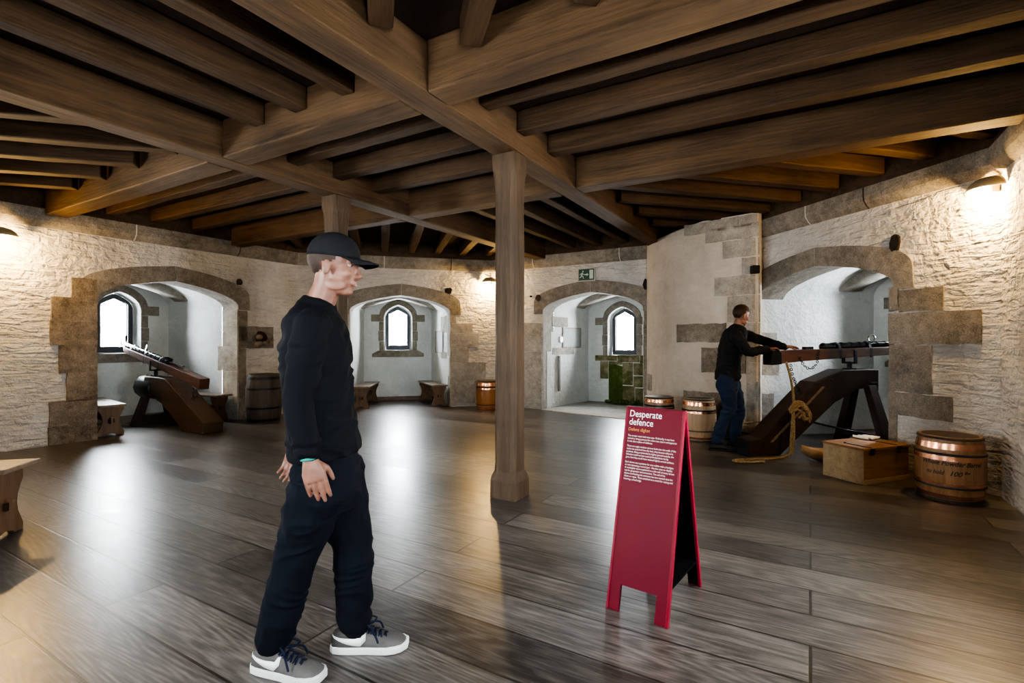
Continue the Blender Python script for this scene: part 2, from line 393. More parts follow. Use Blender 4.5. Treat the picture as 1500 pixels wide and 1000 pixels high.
def build_window(i, n, sc, dback, dz, moss):
    # hole outline in the back wall, tapering reveal, frame and pane
    O = win_outline(.325, 1.14 + dz, 1.93 + dz, 2.215 + dz, 10, .25)
    I = win_outline(.285, 1.155 + dz, 1.95 + dz, 2.195 + dz, 10, .45)
    G = win_outline(.212, 1.25 + dz, 2.00 + dz, 2.115 + dz, 10, .85)
    S = lambda a, b, d: W(i, sc + a, d, b)
    rv = MB(); rv.loft([[S(a, b, dback) for a, b in O], [S(a, b, dback + .22) for a, b in I]], False, False)
    root = bpy.data.objects.new('window_%d' % n, None); COL.objects.link(root); tag(root, kind='structure')
    rv.build('window_reveal', M['plaster_in'], root)
    fr = MB()
    fr.loft([[S(a, b, dback + .20) for a, b in I], [S(a, b, dback + .20) for a, b in G], [S(a, b, dback + .25) for a, b in G], [S(a, b, dback + .25) for a, b in I]], False, False)
    fr.build('window_frame', M['frame'], root)
    la = MB(); la.loft([[S(a * .99, b, dback + .215) for a, b in G], [S(a * .90, b + (.012 if b < 1.5 + dz else -.012), dback + .215) for a, b in G], [S(a * .90, b, dback + .24) for a, b in G]], False, False)
    la.build('window_bead', M['frame'], root)
    g = MB(); g.prism([(a * 1.01, b) for a, b in G], S, dback + .228, dback + .232); g.build('pane', M['glass'], root)
    # granite surround, slightly proud of the back wall
    st = MB(); P = .012
    Oo = win_outline(.455, 1.14 + dz, 1.93 + dz, 2.345 + dz, 10, .15)
    kin = [p for p in O if p[1] > 1.5 + dz]; kout = [p for p in Oo if p[1] > 1.5 + dz]
    st.loft([[S(a, b, dback + .01) for a, b in kin], [S(a, b, dback - P) for a, b in kin], [S(a, b, dback - P) for a, b in kout], [S(a, b, dback + .01) for a, b in kout]], False, False, closed=False)
    for sg in (-1, 1):
        for z0, z1, w in ((1.82, 1.985, .62), (1.60, 1.815, .44), (1.36, 1.595, .455), (1.13, 1.355, .435)):
            if sg > 0 and moss and w > .6: w = .46
            a0, a1 = sorted((sg * .325, sg * w)); st.prism([(a0, z0 + dz), (a1, z0 + dz), (a1, z1 + dz), (a0, z1 + dz)], S, dback - P, dback + .01)
    if not moss: st.prism([(-.60, .985 + dz), (.60, .985 + dz), (.60, 1.06 + dz), (.46, 1.135 + dz), (-.46, 1.135 + dz), (-.60, 1.06 + dz)], S, dback - P * 1.5, dback + .01)
    st.build('window_surround', M['granite_tint'] if n == 2 else M['granite'], root, False, .008)
    sl = MB(); sl.prism([(-.325, 1.10 + dz), (.325, 1.10 + dz), (.325, 1.14 + dz), (-.325, 1.14 + dz)], S, dback - .014, dback + .22); sl.build('window_sill', M['granite_moss'], root)
    li = bpy.data.lights.new('window_daylight', 'AREA'); li.shape = 'RECTANGLE'; li.size = .60; li.size_y = 1.15; li.cycles.is_portal = True
    lo = bpy.data.objects.new('window_daylight', li); COL.objects.link(lo); lo.location = W(i, sc, dback + .27, 1.66 + dz); lo.rotation_euler = (-NN[i]).to_track_quat('-Z', 'Z').to_euler()

def alcove(i, n, dz=0, moss=False):
    c = SCN[i]; root = WALLS[i]
    def ring(d, hw, spr, rise, base=True):
        p = arch_pts(hw, spr, rise)
        return [W(i, c - hw, d, 0)] + [W(i, c + a, d, b) for a, b in p] + [W(i, c + hw, d, 0)]
    # stone front arch soffit and jambs (0.42 deep), then the splayed white barrel
    fa = MB(); fa.loft([ring(0, HW, SPR, RISE), ring(.42, HW - .03, SPR, RISE)], False, False, closed=False)
    k = [(t * (HW - .03), SPR + RISE * prof(t)) for t in ARC]; o = [(t * (HW - .03), SPR + .05 + (RISE + .10) * prof(t)) for t in ARC]
    fa.loft([[W(i, c + a, .42, b) for a, b in k], [W(i, c + a, .42, b) for a, b in o]], False, False, closed=False)
    fa.build('arch_soffit', M['granite_pale'] if i != 4 else M['granite'], root)
    va = MB(); va.loft([ring(.421, HW - .03, SPR + .05, RISE + .10), ring(1.1, HW - .12, SPR + .05, RISE + .12), ring(DEP, HWB, SPR + .05, RISE + .12)], False, False, closed=False)
    va.build('alcove_vault', M['plaster_in'], root)
    # white side walls that lie just over the pale stone jamb deeper than the quoins
    # back wall with the window opening
    O = win_outline(.325, 1.14 + dz, 1.93 + dz, 2.215 + dz, 10, .25)
    bw = MB()
    zt = lambda s: SPR + .20 + (RISE + .12) * prof(s / HWB)
    # strips: left, right, below, above
    def strip(a, b, zl, zu): bw.add([W(i, c + a, DEP, zl(a)), W(i, c + b, DEP, zl(b)), W(i, c + b, DEP, zu(b)), W(i, c + a, DEP, zu(b) if False else zu(a))], [(0, 1, 2, 3)])
    N = 14
    for sg in (-1, 1):
        xs = [.325 + (HWB - .325) * k / N for k in range(N + 1)]
        for a, b in zip(xs, xs[1:]):
            strip(sg * a, sg * b, lambda s: 0.0, zt)
    strip(-.325, .325, lambda s: 0.0, lambda s: 1.14 + dz)
    up = sorted([p for p in O if p[1] >= 1.93 + dz - 1e-6])
    for (a, za), (b, zb) in zip(up, up[1:]):
        if b - a > 1e-6: bw.add([W(i, c + a, DEP, za), W(i, c + b, DEP, zb), W(i, c + b, DEP, zt(b)), W(i, c + a, DEP, zt(a))], [(0, 1, 2, 3)])
    bw.build('alcove_back', M['plaster_in'], root)
    # vault rib near the back, springing from points in the corners
    rb = MB(); rl = []
    for d, drop in ((DEP - .62, 0), (DEP - .58, .10), (DEP - .34, .13), (DEP - .22, .06), (DEP - .20, 0)):
        f = (d - 1.1) / (DEP - 1.1); hw = (HW - .12) * (1 - f) + HWB * f
        rl.append([W(i, c + t * hw * .985, d, SPR + .05 + (RISE + .12) * prof(t * .985) - drop * (1 - abs(t) ** 5) - .002 + (.0 if drop else .03)) for t in ARC[2:-2]])
    rb.loft(rl, False, False, closed=False); rb.build('vault_rib', M['granite_pale'], root, True)
    build_window(i, n, c, DEP, dz, moss)
    # front arch stones on the wall face
    ar = MB(); P = .016
    inn = [(t * HW, SPR + RISE * prof(t)) for t in ARC]
    out = []
    for t in ARC:
        a = abs(t); w = HW + .20
        out.append((t * w, SPR + .16 + (RISE + .07) * (prof(t) ** .8) if a < .9995 else SPR + .16))
    S = lambda a, b, d: W(i, c + a, d, b)
    for sg in (0, 1):
        idx = range(0, 15) if sg == 0 else range(14, 29)
        A = [inn[k] for k in idx]; B = [out[k] for k in idx]
        if sg == 0: A = [(-HW, SPR - .06)] + A; B = [(-HW - .20, SPR - .06)] + B; A[-1] = (-.004, A[-1][1]); B[-1] = (-.004, B[-1][1])
        else: A = A + [(HW, SPR - .06)]; B = B + [(HW + .21, SPR - .06)]; A[0] = (.004, A[0][1]); B[0] = (.004, B[0][1])
        ar.loft([[S(a, b, .02) for a, b in A], [S(a, b, -P) for a, b in A], [S(a, b, -P) for a, b in B], [S(a, b, .02) for a, b in B]], False, False, closed=False)
    ar.build('arch_stone', M['granite'], root)
    return c

def jit(a): return a + random.uniform(-.008, .008)
def stones(i, rects, mat, P=.014, name='quoin_stone', px=True, back=.02):
    for r in rects:
        x0, x1, y0, y1 = r[:4]
        if px:
            ym = (y0 + y1) / 2; xm = (x0 + x1) / 2
            s0 = on(i, x0, ym)[0]; s1 = on(i, x1, ym)[0]; z1 = on(i, xm, y0)[1]; z0 = on(i, xm, y1)[1]
        else: s0, s1, z0, z1 = r[:4]
        z0 = max(0, z0)
        # ragged edge block
        pts = []
        nx = max(2, int((s1 - s0) / .12)); nz = max(2, int((z1 - z0) / .12))
        for k in range(nx): pts.append((s0 + (s1 - s0) * k / nx, jit(z0)))
        for k in range(nz): pts.append((jit(s1), z0 + (z1 - z0) * k / nz))
        for k in range(nx): pts.append((s1 - (s1 - s0) * k / nx, jit(z1)))
        for k in range(nz): pts.append((jit(s0), z1 - (z1 - z0) * k / nz))
        pts = [(a, max(0, b)) for a, b in pts]
        mb = MB(); mb.prism(pts, lambda a, b, d: W(i, a, d, b), -P, back); mb.build(name, mat, WALLS[i])

def reveal_stones(i, side, rows, mat, d0=0.0):
    """blocks on the side of the opening: rows of (z0, z1, depth)"""
    c = SCN[i]
    for z0, z1, dep in rows:
        mb = MB(); P = .010
        def fn(a, b, q):
            hw = HW - .03 * min(a, .42) / .42 - (.09 * (a - .42) / .68 if a > .42 else 0)
            return W(i, c + side * (hw - q), a, b)
        pts = []
        n = 5
        for k in range(n): pts.append((d0 + (dep - d0) * k / n, jit(z0)))
        for k in range(3): pts.append((jit(dep), z0 + (z1 - z0) * k / 3))
        for k in range(n): pts.append((dep - (dep - d0) * k / n, jit(z1)))
        pts.append((d0, z1)); pts = [(max(-.014, a), max(0, b)) for a, b in pts]
        mb.prism(pts, fn, -.01, P); mb.build('reveal_stone', mat, WALLS[i])

for i, n, dz, ms in ((1, 1, 0, False), (2, 2, 0, False), (3, 3, -.10, True), (4, 4, 0, False)): alcove(i, n, dz, ms)
# white plaster skin over the deeper part of the jambs, rows of stone left showing
def jamb_skin(i, side, rows):
    c = SCN[i]; mb = MB()
    for z0, z1, dep in rows:
        mb.add([W(i, c + side * (HW - .006 - .03 * dep / .42), dep, z0), W(i, c + side * (HW - .036), .421, z0), W(i, c + side * (HW - .036), .421, z1), W(i, c + side * (HW - .006 - .03 * dep / .42), dep, z1)], [(0, 1, 2, 3)])
    mb.build('jamb_plaster', M['plaster_in'], WALLS[i])
jamb_skin(1, -1, [(0, SPR, .15)])
jamb_skin(2, -1, [(0, SPR, .12)]); jamb_skin(2, 1, [(0, .62, .26), (.62, 1.05, .16), (1.05, SPR, .30)])
jamb_skin(4, -1, [(0, .35, .20), (.35, SPR, .03)]); jamb_skin(3, 1, [(0, SPR, .1)])
jamb_skin(3, -1, [(0, 1.15, .14), (1.15, 1.55, .3)])
reveal_stones(1, 1, [(1.62, 1.90, .40), (1.28, 1.61, .30), (.84, 1.27, .52), (.45, .83, .28), (0, .44, .2)], M['granite_pale'])
reveal_stones(4, -1, [(.86, 1.14, .34), (.30, .60, .26), (1.35, 1.48, .3)], M['granite_pale'])
reveal_stones(3, -1, [(1.66, 1.86, .95), (1.08, 1.22, 1.2)], M['granite_pale'], .35)
reveal_stones(2, 1, [(1.55, 1.90, .9), (.98, 1.12, .9)], M['granite_pale'], .38)

# quoins and scattered facing stones on the room side of the walls
stones(1, [(74, 141, 436, 470), (73, 141, 470, 505), (86, 141, 505, 545), (97, 141, 545, 586), (71, 141, 586, 622), (70, 141, 622, 651)], M['granite_worn'], .03)
stones(1, [(104, 141, 408, 437)], M['granite_worn'], .018)
stones(1, [(349, 362, 455, 500), (349, 400, 478, 510), (349, 360, 510, 560), (349, 363, 560, 616)], M['granite'])
stones(2, [(659, 668, 452, 474), (659, 692, 474, 488), (659, 701, 488, 508), (659, 686, 508, 531), (659, 711, 531, 557), (659, 682, 557, 594), (683, 696, 557, 590)], M['granite_pale'])
stones(2, [(505, 512, 455, 500), (503, 512, 500, 545), (505, 512, 545, 600)], M['granite_pale'])
stones(3, [(762, 793, 473, 515), (768, 793, 515, 560), (760, 793, 560, 600), (742, 762, 520, 575)], M['granite_pale'])
stones(3, [(944, 950, 440, 470), (943, 956, 470, 482), (943, 950, 482, 560), (943, 951, 560, 612)], M['granite'])
stones(4, [(1303, 1317, 420, 455), (1318, 1384, 422, 455), (1303, 1438, 456, 504), (1303, 1366, 505, 575), (1303, 1396, 577, 612), (1303, 1315, 606, 655)], M['granite'])
# broken corbel stone set in the wall beside the dark barrel
s_, z_ = on(1, 381, 497); mb = MB()
for k in range(7):
    mb.ell(W(1, s_ + random.uniform(-.13, .09), -.06 - random.uniform(0, .05), z_ + random.uniform(-.12, .06)), (.06, .06, .05))
mb.build('corbel_stump', M['granite_worn'], WALLS[1], False)
mb = MB(); mb.ell(W(1, s_ - .03, -.02, z_ + .02), (.15, .05, .13)); mb.build('corbel_shade_lump', M['holestone'], WALLS[1], True)  # dark lump behind the stump, its colour standing in for the shadow there
# sockets and stubs in the walls near the arch shoulders
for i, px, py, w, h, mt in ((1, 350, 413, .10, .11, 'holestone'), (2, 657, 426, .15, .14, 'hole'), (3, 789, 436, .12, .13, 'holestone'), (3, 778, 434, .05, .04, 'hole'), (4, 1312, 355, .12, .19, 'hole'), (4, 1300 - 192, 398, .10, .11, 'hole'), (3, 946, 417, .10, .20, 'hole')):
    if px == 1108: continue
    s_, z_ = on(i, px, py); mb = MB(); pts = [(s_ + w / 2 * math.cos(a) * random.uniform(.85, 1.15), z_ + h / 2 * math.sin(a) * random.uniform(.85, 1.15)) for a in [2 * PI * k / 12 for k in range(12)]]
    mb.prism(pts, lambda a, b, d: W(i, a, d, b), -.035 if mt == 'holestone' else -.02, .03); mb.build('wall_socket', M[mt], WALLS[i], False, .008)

# ledge (stone cornice) and timber wall plate round the room
def along_walls(name, prof_, mat, idx, n0=1):
    for k, i in enumerate(idx):
        s0, s1 = SR[i]; mb = MB(); rings = []
        for s, e in ((s0, -1), (s1, 1)):
            rings.append([W(i, s + e * (d) * math.tan(R(22.5)), d, z) for d, z in prof_])
        mb.loft(rings); o = mb.build(name % (k + n0), mat); tag(o, kind='structure')
CORN = [(.02, 2.80), (-.035, 2.845), (-.075, 2.90), (-.085, 2.95), (-.085, 3.045), (.02, 3.045)]
PLATE = [(.02, 3.046), (-.05, 3.046), (-.05, 3.31), (.02, 3.31)]
along_walls('trim_%d', CORN, M['granite'], range(8), 1)
along_walls('trim_%d', PLATE, M['oak_joist'], range(8), 9)

for i, px, mt in ((1, 200, 'mortar'), (1, 352, 'holestone'), (2, 563, 'mortar'), (2, 661, 'hole'), (3, 780, 'mortar'), (3, 907, 'mortar'), (4, 1180, 'mortar'), (4, 1265, 'holestone')):
    s_ = on(i, px, 380, -.08)[0]; mb = MB()
    mb.loft([[W(i, s_ + e, d - .003 if d < 0 else d, z) for d, z in CORN] for e in (-.007, .007)]); mb.build('ledge_joint', M[mt], WALLS[i])

# floor and boarded ceiling (local x along the floorboards)
def octo(extra):
    D2 = {i: DD[i] + extra for i in DD}; out = []
    for i in range(8):
        a, b = NN[i], NN[(i + 1) % 8]; det = a.x * b.y - a.y * b.x; d1, d2 = D2[i], D2[(i + 1) % 8]
        out.append(Vector(((d1 * b.y - d2 * a.y) / det, (a.x * d2 - b.x * d1) / det, 0)))
    return out
ROT = Matrix.Rotation(R(149.5), 4, 'Z')
for nm, z, ex, mt in (('floor', 0, 2.0, 'floor'), ('ceiling', 3.31, .1, 'oak_board')):
    me = bpy.data.meshes.new(nm); inv = ROT.inverted(); vs = [inv @ p for p in octo(ex)]
    me.from_pydata([tuple(v) for v in vs], [], [tuple(range(8))]); o = link(nm, me, M[mt]); o.matrix_world = Matrix.Translation((0, 0, z)) @ ROT; tag(o, kind='structure')
# low boarded steps at the back of alcoves, pale threshold slab at the exit
for i, d0, h, mt in ((1, .98, .05, 'oak_board'), (2, 1.45, .05, 'oak_board'), (4, 1.35, .05, 'oak_board')):
    c = SCN[i]; mb = MB(); f = lambda d: HW - .03 - (.09 * (d - .42) / .68)
    mb.prism([(-f(d0), d0), (f(d0), d0), (HWB, DEP), (-HWB, DEP)], lambda a, d, z: W(i, c + a, d, z), 0, h); tag(mb.build('trim_%d' % (20 + i), M['bench_top'] if i == 1 else M['bench']), kind='structure')
mb = MB(); c = SCN[3]; mb.prism([(-HW + .02, -.10), (HW + .3, -.55), (HW - .05, .42), (HWB, 1.35), (-HWB - .05, 1.35)], lambda a, d, z: W(3, c + a, d, z), 0.0, .012); tag(mb.build('trim_24', M['flag']), kind='structure')

# mossy blocked opening under the exit alcove's window
c = SCN[3]; S3 = lambda a, b, d: W(3, c + a, d, b)
mb = MB(); P = .014
for a0, a1, z0, z1 in ((-.62, -.10, .92, 1.05), (-.10, .40, .90, 1.06), (.40, .76, .88, 1.06), (-.50, -.30, .52, .92), (-.30, .02, .84, .92), (.55, .76, .60, .88)):
    mb.prism([(a0, z0), (a1 - .01, z0), (a1 - .01, z1 - .01), (a0, z1 - .01)], S3, DEP - P, DEP + .02)
mb.build('port_lintel', M['granite_moss'], WALLS[3], False, .01)
mb = MB(); mb.prism([(-.30, 0), (.02, 0), (.02, .80), (-.12, .84), (-.30, .86)], S3, DEP - .012, DEP + .0); mb.build('port_reveal', M['moss'], WALLS[3])
mb = MB(); mb.prism([(.60, 0), (.76, 0), (.76, .86), (.60, .80)], S3, DEP - .013, DEP); mb.build('port_reveal', M['moss'], WALLS[3])
mb = MB()
for a0, a1, z0, z1 in ((.02, .26, .40, .90), (.26, .48, .62, .89), (.26, .48, .36, .61), (.48, .60, .36, .89), (.02, .30, 0, .39), (.30, .60, 0, .35)):
    mb.prism([(a0, z0), (a1 - .012, z0), (a1 - .012, z1 - .012), (a0, z1 - .012)], S3, DEP - .020, DEP)
mb.build('port_blocking', M['granite_moss'], WALLS[3], False, .01)
mb = MB()
for k in range(16): mb.ell(W(3, c + random.uniform(-.42, .74), DEP - random.uniform(.03, .14), .03), (random.uniform(.03, .07), random.uniform(.03, .07), random.uniform(.03, .07)))
mb.build('port_rubble', M['moss'], WALLS[3])
# cupboard recesses in alcove side walls
def niche(i, side, d0, d1, z0, z1):
    c = SCN[i]
    def fn(a, b, q):
        hw = HW - .03 - .09 * (a - .42) / .68 if a < 1.1 else (HW - .12) + (HWB - HW + .12) * (a - 1.1) / (DEP - 1.1)
        return W(i, c + side * (hw - q), a, b)
    mb = MB(); fr = [(d0, z0), (d1, z0), (d1, z1), (d0, z1)]
    mb.loft([[fn(a, b, .022) for a, b in [(d0 - .03, z0 - .03), (d1 + .03, z0 - .03), (d1 + .03, z1 + .03), (d0 - .03, z1 + .03)]], [fn(a, b, .022) for a, b in fr], [fn(a, b, .004) for a, b in fr]], False, False)
    mb.build('cupboard_edge', M['granite_pale'], WALLS[i])
    mb = MB(); mb.add([fn(a, b, .006) for a, b in fr], [(0, 1, 2, 3)]); mb.build('cupboard_recess', M['niche'], WALLS[i])
    return fn
niche(2, 1, .72, 1.35, 1.12, 1.56); fn3 = niche(3, -1, .78, 1.45, 1.24, 1.62)
mb = MB(); mb.prism([(.62, 1.33), (.74, 1.33), (.74, 1.45), (.62, 1.45)], fn3, .0, .03)
tag(mb.build('light_switch', M['white'], None, False, .004), 'small white square switch box on the exit alcove side wall', 'switch')
mb = MB(); mb.prism([(.55, .32), (.60, .32), (.60, 1.05), (.55, 1.05)], fn3, .012, .05); o = mb.build('cable_conduit', M['iron'], None, False, .005)
tag(o, 'slim vertical grey conduit low on the white wall of the exit alcove', 'conduit')
M['conduit'] = plain('conduit_grey', (.22, .21, .20, 1), .6); o.data.materials[0] = M['conduit']

# ------------------------------------------------------------------ stair turret bulging between the exit alcove and the gun
tp = [(2.47, 9.10), (2.33, 8.75), (2.315, 8.55), (2.335, 8.35), (2.38, 8.18), (2.45, 8.0), (2.56, 7.84), (2.70, 7.68), (2.90, 7.48), (3.15, 7.24), (3.395, 7.0), (3.48, 7.06), (3.52, 7.20)]
tur = []
for k in range(len(tp) - 1):
    a, b = Vector((*tp[k], 0)), Vector((*tp[k + 1], 0))
    for q in range(3): tur.append(a.lerp(b, q / 3))
tur.append(Vector((*tp[-1], 0)))
mb = MB(); TT_ = 3.14
mb.loft([[p + Vector((0, 0, z)) for p in tur] for z in (0, 1, 2, 2.7)] + [[p + Vector((0, 0, 3.0 + .14 * min(1, max(0, (p.x - 2.33) / .5)))) for p in tur]], False, False, closed=False)
tower = tag(mb.build('wall_turret', M['plaster_tur'], None, True), kind='structure')
def tseg(px, off):
    """point on the turret face under photograph column px, pushed out by off"""
    u = (px - 750) / F
    for a, b in zip(tur[4:], tur[5:]):
        fa, fb = a.x - u * a.y, b.x - u * b.y
        if fa <= 0 <= fb or fb <= 0 <= fa:
            p = a.lerp(b, fa / (fa - fb) if fa != fb else 0); n = Vector((b.y - a.y, -(b.x - a.x), 0)).normalized()
            if n.y > 0: n = -n
            return p + n * off
    p = tur[-7]; return p + Vector((-.3, -1, 0)).normalized() * off
for x0, x1, y0, y1, mt in ((1003, 1082, 314, 340, 'granite_pale'), (1083, 1109, 313, 331, 'granite_pale'), (1034, 1110, 331, 351, 'granite_pale'), (1059, 1111, 351, 376, 'granite_pale'), (1087, 1111, 377, 402, 'granite_pale'), (1047, 1112, 404, 432, 'granite_pale'),
        (1066, 1112, 433, 472, 'granite_pale'), (992, 1064, 474, 501, 'granite'), (1028, 1093, 509, 546, 'granite'), (1094, 1112, 473, 530, 'granite_pale'), (1094, 1112, 531, 640, 'granite_pale'), (1002, 1058, 574, 606, 'granite'), (948.5, 955, 548, 572, 'granite_pale')):
    mb = MB(); n = max(3, int((x1 - x0) / 8)); bot = []; top = []
    ym = tseg((x0 + x1) / 2, 0).y; r0, r1 = [], []
    zt = H - (y0 - 500) * ym / F; zb = H - (y1 - 500) * ym / F; zt = min(zt, 3.12)
    rings = []
    cols = [x0 + (x1 - x0) * k / n for k in range(n + 1)]
    fr = [tseg(x, .016) for x in cols]; bk = [tseg(x, -.03) for x in cols]
    z0s = [jit(zb) for _ in cols]; z1s = [min(3.125, jit(zt)) for _ in cols]
    for k in range(n + 1):
        rings.append([fr[k] + Vector((0, 0, z0s[k])), fr[k] + Vector((0, 0, z1s[k])), bk[k] + Vector((0, 0, z1s[k])), bk[k] + Vector((0, 0, z0s[k]))])
    mb.loft(rings); mb.build('turret_stone', M[mt], tower)
p = tseg(1107, 0); mb = MB(); mb.box(-.05, .05, -.05, .05, -.055, .055, Matrix.Translation(p + Vector((-.02, -.02, H + 105 * p.y / F)))); mb.build('wall_socket', M['hole'], tower, False, .01)

# ------------------------------------------------------------------ ceiling timbers.  p runs with the main beams, q across them
NP, NQ = NN[3], NN[1]
def pq(p, q, z=0): return NP * p + NQ * q + Vector((0, 0, z))
def timber(name, a, b, w, z0, z1, mat, label, cat, group=None, ch=.012):
    """squared timber from a to b, local x along its length"""
    a, b = Vector((a.x, a.y, 0)), Vector((b.x, b.y, 0)); L = (b - a).length; d = (b - a).normalized()
    n = 8; rings = []
    for k in range(n + 1):
        x = L * k / n; j = lambda: random.uniform(-.004, .004)
        rings.append([Vector((x, -w / 2 + j(), 0 + j())), Vector((x, w / 2 + j(), 0 + j())), Vector((x, w / 2 + j(), z1 - z0)), Vector((x, -w / 2 + j(), z1 - z0))])
    mb = MB(); mb.loft(rings); o = mb.build(name, mat, None, False, ch, 2)
    o.location = (a.x, a.y, z0); o.rotation_euler = (0, 0, math.atan2(d.y, d.x)); return tag(o, label, cat, group, 'thing')
ZB, ZJ, ZC = 2.97, 3.125, 3.305
QA0, QA1, QB0, QB1 = 2.145, 2.38, 4.475, 4.70
PC0, PC1, PD0, PD1 = 2.55, 2.79, 4.96, 5.18
GB = 'main oak ceiling beams'
timber('ceiling_beam', pq(-.85, (QA0 + QA1) / 2), pq(8.9, (QA0 + QA1) / 2), QA1 - QA0, ZB, ZC, M['oak'], 'long heavy oak beam resting on the front bare wooden post', 'beam', GB)
timber('ceiling_beam', pq(-.2, (QB0 + QB1) / 2), pq(8.9, (QB0 + QB1) / 2), QB1 - QB0, ZB, ZC, M['oak'], 'long heavy oak beam resting on the post behind the walking man', 'beam', GB)
for p0, p1, nm in ((PC0, PC1, 'nearer'), (PD0, PD1, 'farther')):
    m = (p0 + p1) / 2
    timber('ceiling_beam', pq(m, -1.35), pq(m, QA0 - .004), p1 - p0, ZB, ZC, M['oak'], nm + ' oak cross beam running from the front post beam towards the right wall', 'beam', GB)
    timber('ceiling_beam', pq(m, QA1 + .004), pq(m, QB0 - .004), p1 - p0, ZB, ZC, M['oak'], nm + ' short oak cross beam joining the two long post beams', 'beam', GB)
    timber('ceiling_beam', pq(m, QB1 + .004), pq(m, 8.43), p1 - p0, ZB, ZC, M['oak'], nm + ' oak cross beam running from the rear post beam to the left wall', 'beam', GB)
ORD = ['first', 'second', 'third', 'fourth', 'fifth', 'sixth', 'seventh', 'eighth', 'ninth']
def joist(a, b, label, group): timber('ceiling_joist', a, b, .135, ZJ, ZC, M['oak_joist'], label, 'joist', group)
for k, p in enumerate((3.26, 3.82, 4.40)):
    o = ORD[k]
    joist(pq(p, QA1 + .004), pq(p, QB0 - .004), 'oak joist between the two post beams, %s behind the nearer cross beam' % o, 'joists of the middle ceiling bay')
    joist(pq(p - .04, -1.35), pq(p - .04, QA0 - .004), 'oak joist right of the front post beam, %s behind nearer cross beam' % o, 'joists of the right ceiling bay')
    joist(pq(p, QB1 + .004), pq(p, 8.43), 'oak joist left of the rear post beam, %s behind the nearer cross beam' % o, 'joists of the left ceiling bay')
for k, q in enumerate((2.87, 3.39, 3.91)):
    o = ORD[k]
    joist(pq(-.6, q), pq(PC0 - .004, q), 'oak joist in the nearest bay overhead, %s left of the front post beam' % o, 'joists of the near ceiling bay')
    joist(pq(PD1 + .004, q), pq(8.9, q), 'oak joist in the far bay towards the exit sign, %s left of front post beam' % o, 'joists of the far ceiling bay')
def fan(i, es, p_lim, q_lim, desc, group, endd=-.06):
    """joists square to a diagonal wall, ending on the two beams of that corner"""
    n, t = NN[i], TT[i]; rows = []
    for e in es:
        ts = []
        for ax, lim in ((NP, p_lim), (NQ, q_lim)):
            dn = n.dot(ax); ts.append((lim - t.dot(ax) * e) / dn)
        t0 = max(ts) + .07; t1 = DD[i] + endd
        # stop on the neighbouring walls too
        for j in ((i - 1) % 8, (i + 1) % 8):
            dn = n.dot(NN[j])
            if dn > .01: t1 = min(t1, (DD[j] + endd - e * t.dot(NN[j])) / dn)
        if t1 - t0 > .25: rows.append((n * t0 + t * e, n * t1 + t * e))
    for k, (a, b) in enumerate(rows): joist(a, b, desc % ORD[k], group)
fan(0, (6.98, 6.46, 5.93, 5.40, 4.86, 4.32, 3.78), PC0, QB1, 'oak joist over the front left wall lamp, %s from the left gun alcove', 'joists of the front left corner bay')
fan(2, (2.66, 2.14, 1.62, 1.10, .59, .07, -.45, -.97, -1.49), PD1, QB1, 'short oak joist above the alcove with two benches, %s counted from the far wall lamp', 'joists of the far left corner bay')
fan(4, (-3.23, -3.75, -4.27, -4.82, -5.37, -5.89, -6.42, -6.95), PD1, QA0, 'oak joist above the gun being pushed, %s counted from the right wall lamp', 'joists of the far right corner bay')
fan(6, (.52, 0, -.52, -1.04, -1.56), PC0, QA0, 'oak joist at the top edge of the view, %s right of the front post beam', 'joists of the near right corner bay')
a_, b_ = Vector((2.56, 8.02, 0)), Vector((3.35, 7.45, 0))
timber('ceiling_batten', a_, b_, .07, 3.06, 3.12, M['oak_joist'], 'thin slanting oak batten above the curved turret wall', 'batten')

# posts with stopped chamfers
def post(c, label, w0=.25, w1=.205):
    t = thing('timber_post', label, 'post', (c.x, c.y, 0), R(149.5), 'wooden posts under the ceiling beams'); t['kind'] = 'thing'
    def ring(w, ch, z, jx=0):
        h = w / 2; c_ = max(ch, .004)
        return [Vector((x + random.uniform(-.002, .002), y + random.uniform(-.002, .002), z)) for x, y in ((-h + c_, -h), (h - c_, -h), (h, -h + c_), (h, h - c_), (h - c_, h), (-h + c_, h), (-h, h - c_), (-h, -h + c_))]
    rs = [ring(w0, .004, 0), ring(w0, .004, .15), ring(w0 - .012, .015, .19), ring(w1 + .012, .035, .23)]
    for k in range(10): rs.append(ring(w1 + .01, .042, .30 + k * .26))
    rs += [ring(w1 + .012, .03, 2.78), ring(w1 + .022, .012, 2.83), ring(w1 + .022, .006, 2.961)]
    mb = MB(); mb.loft(rs); mb.build('post_shaft', M['oak_post'], t)
    return t
post(pq(3.807, 2.265), 'bare oak post standing alone nearest the red sign')
post(pq(3.90, 4.587), 'oak post mostly hidden behind the walking man')

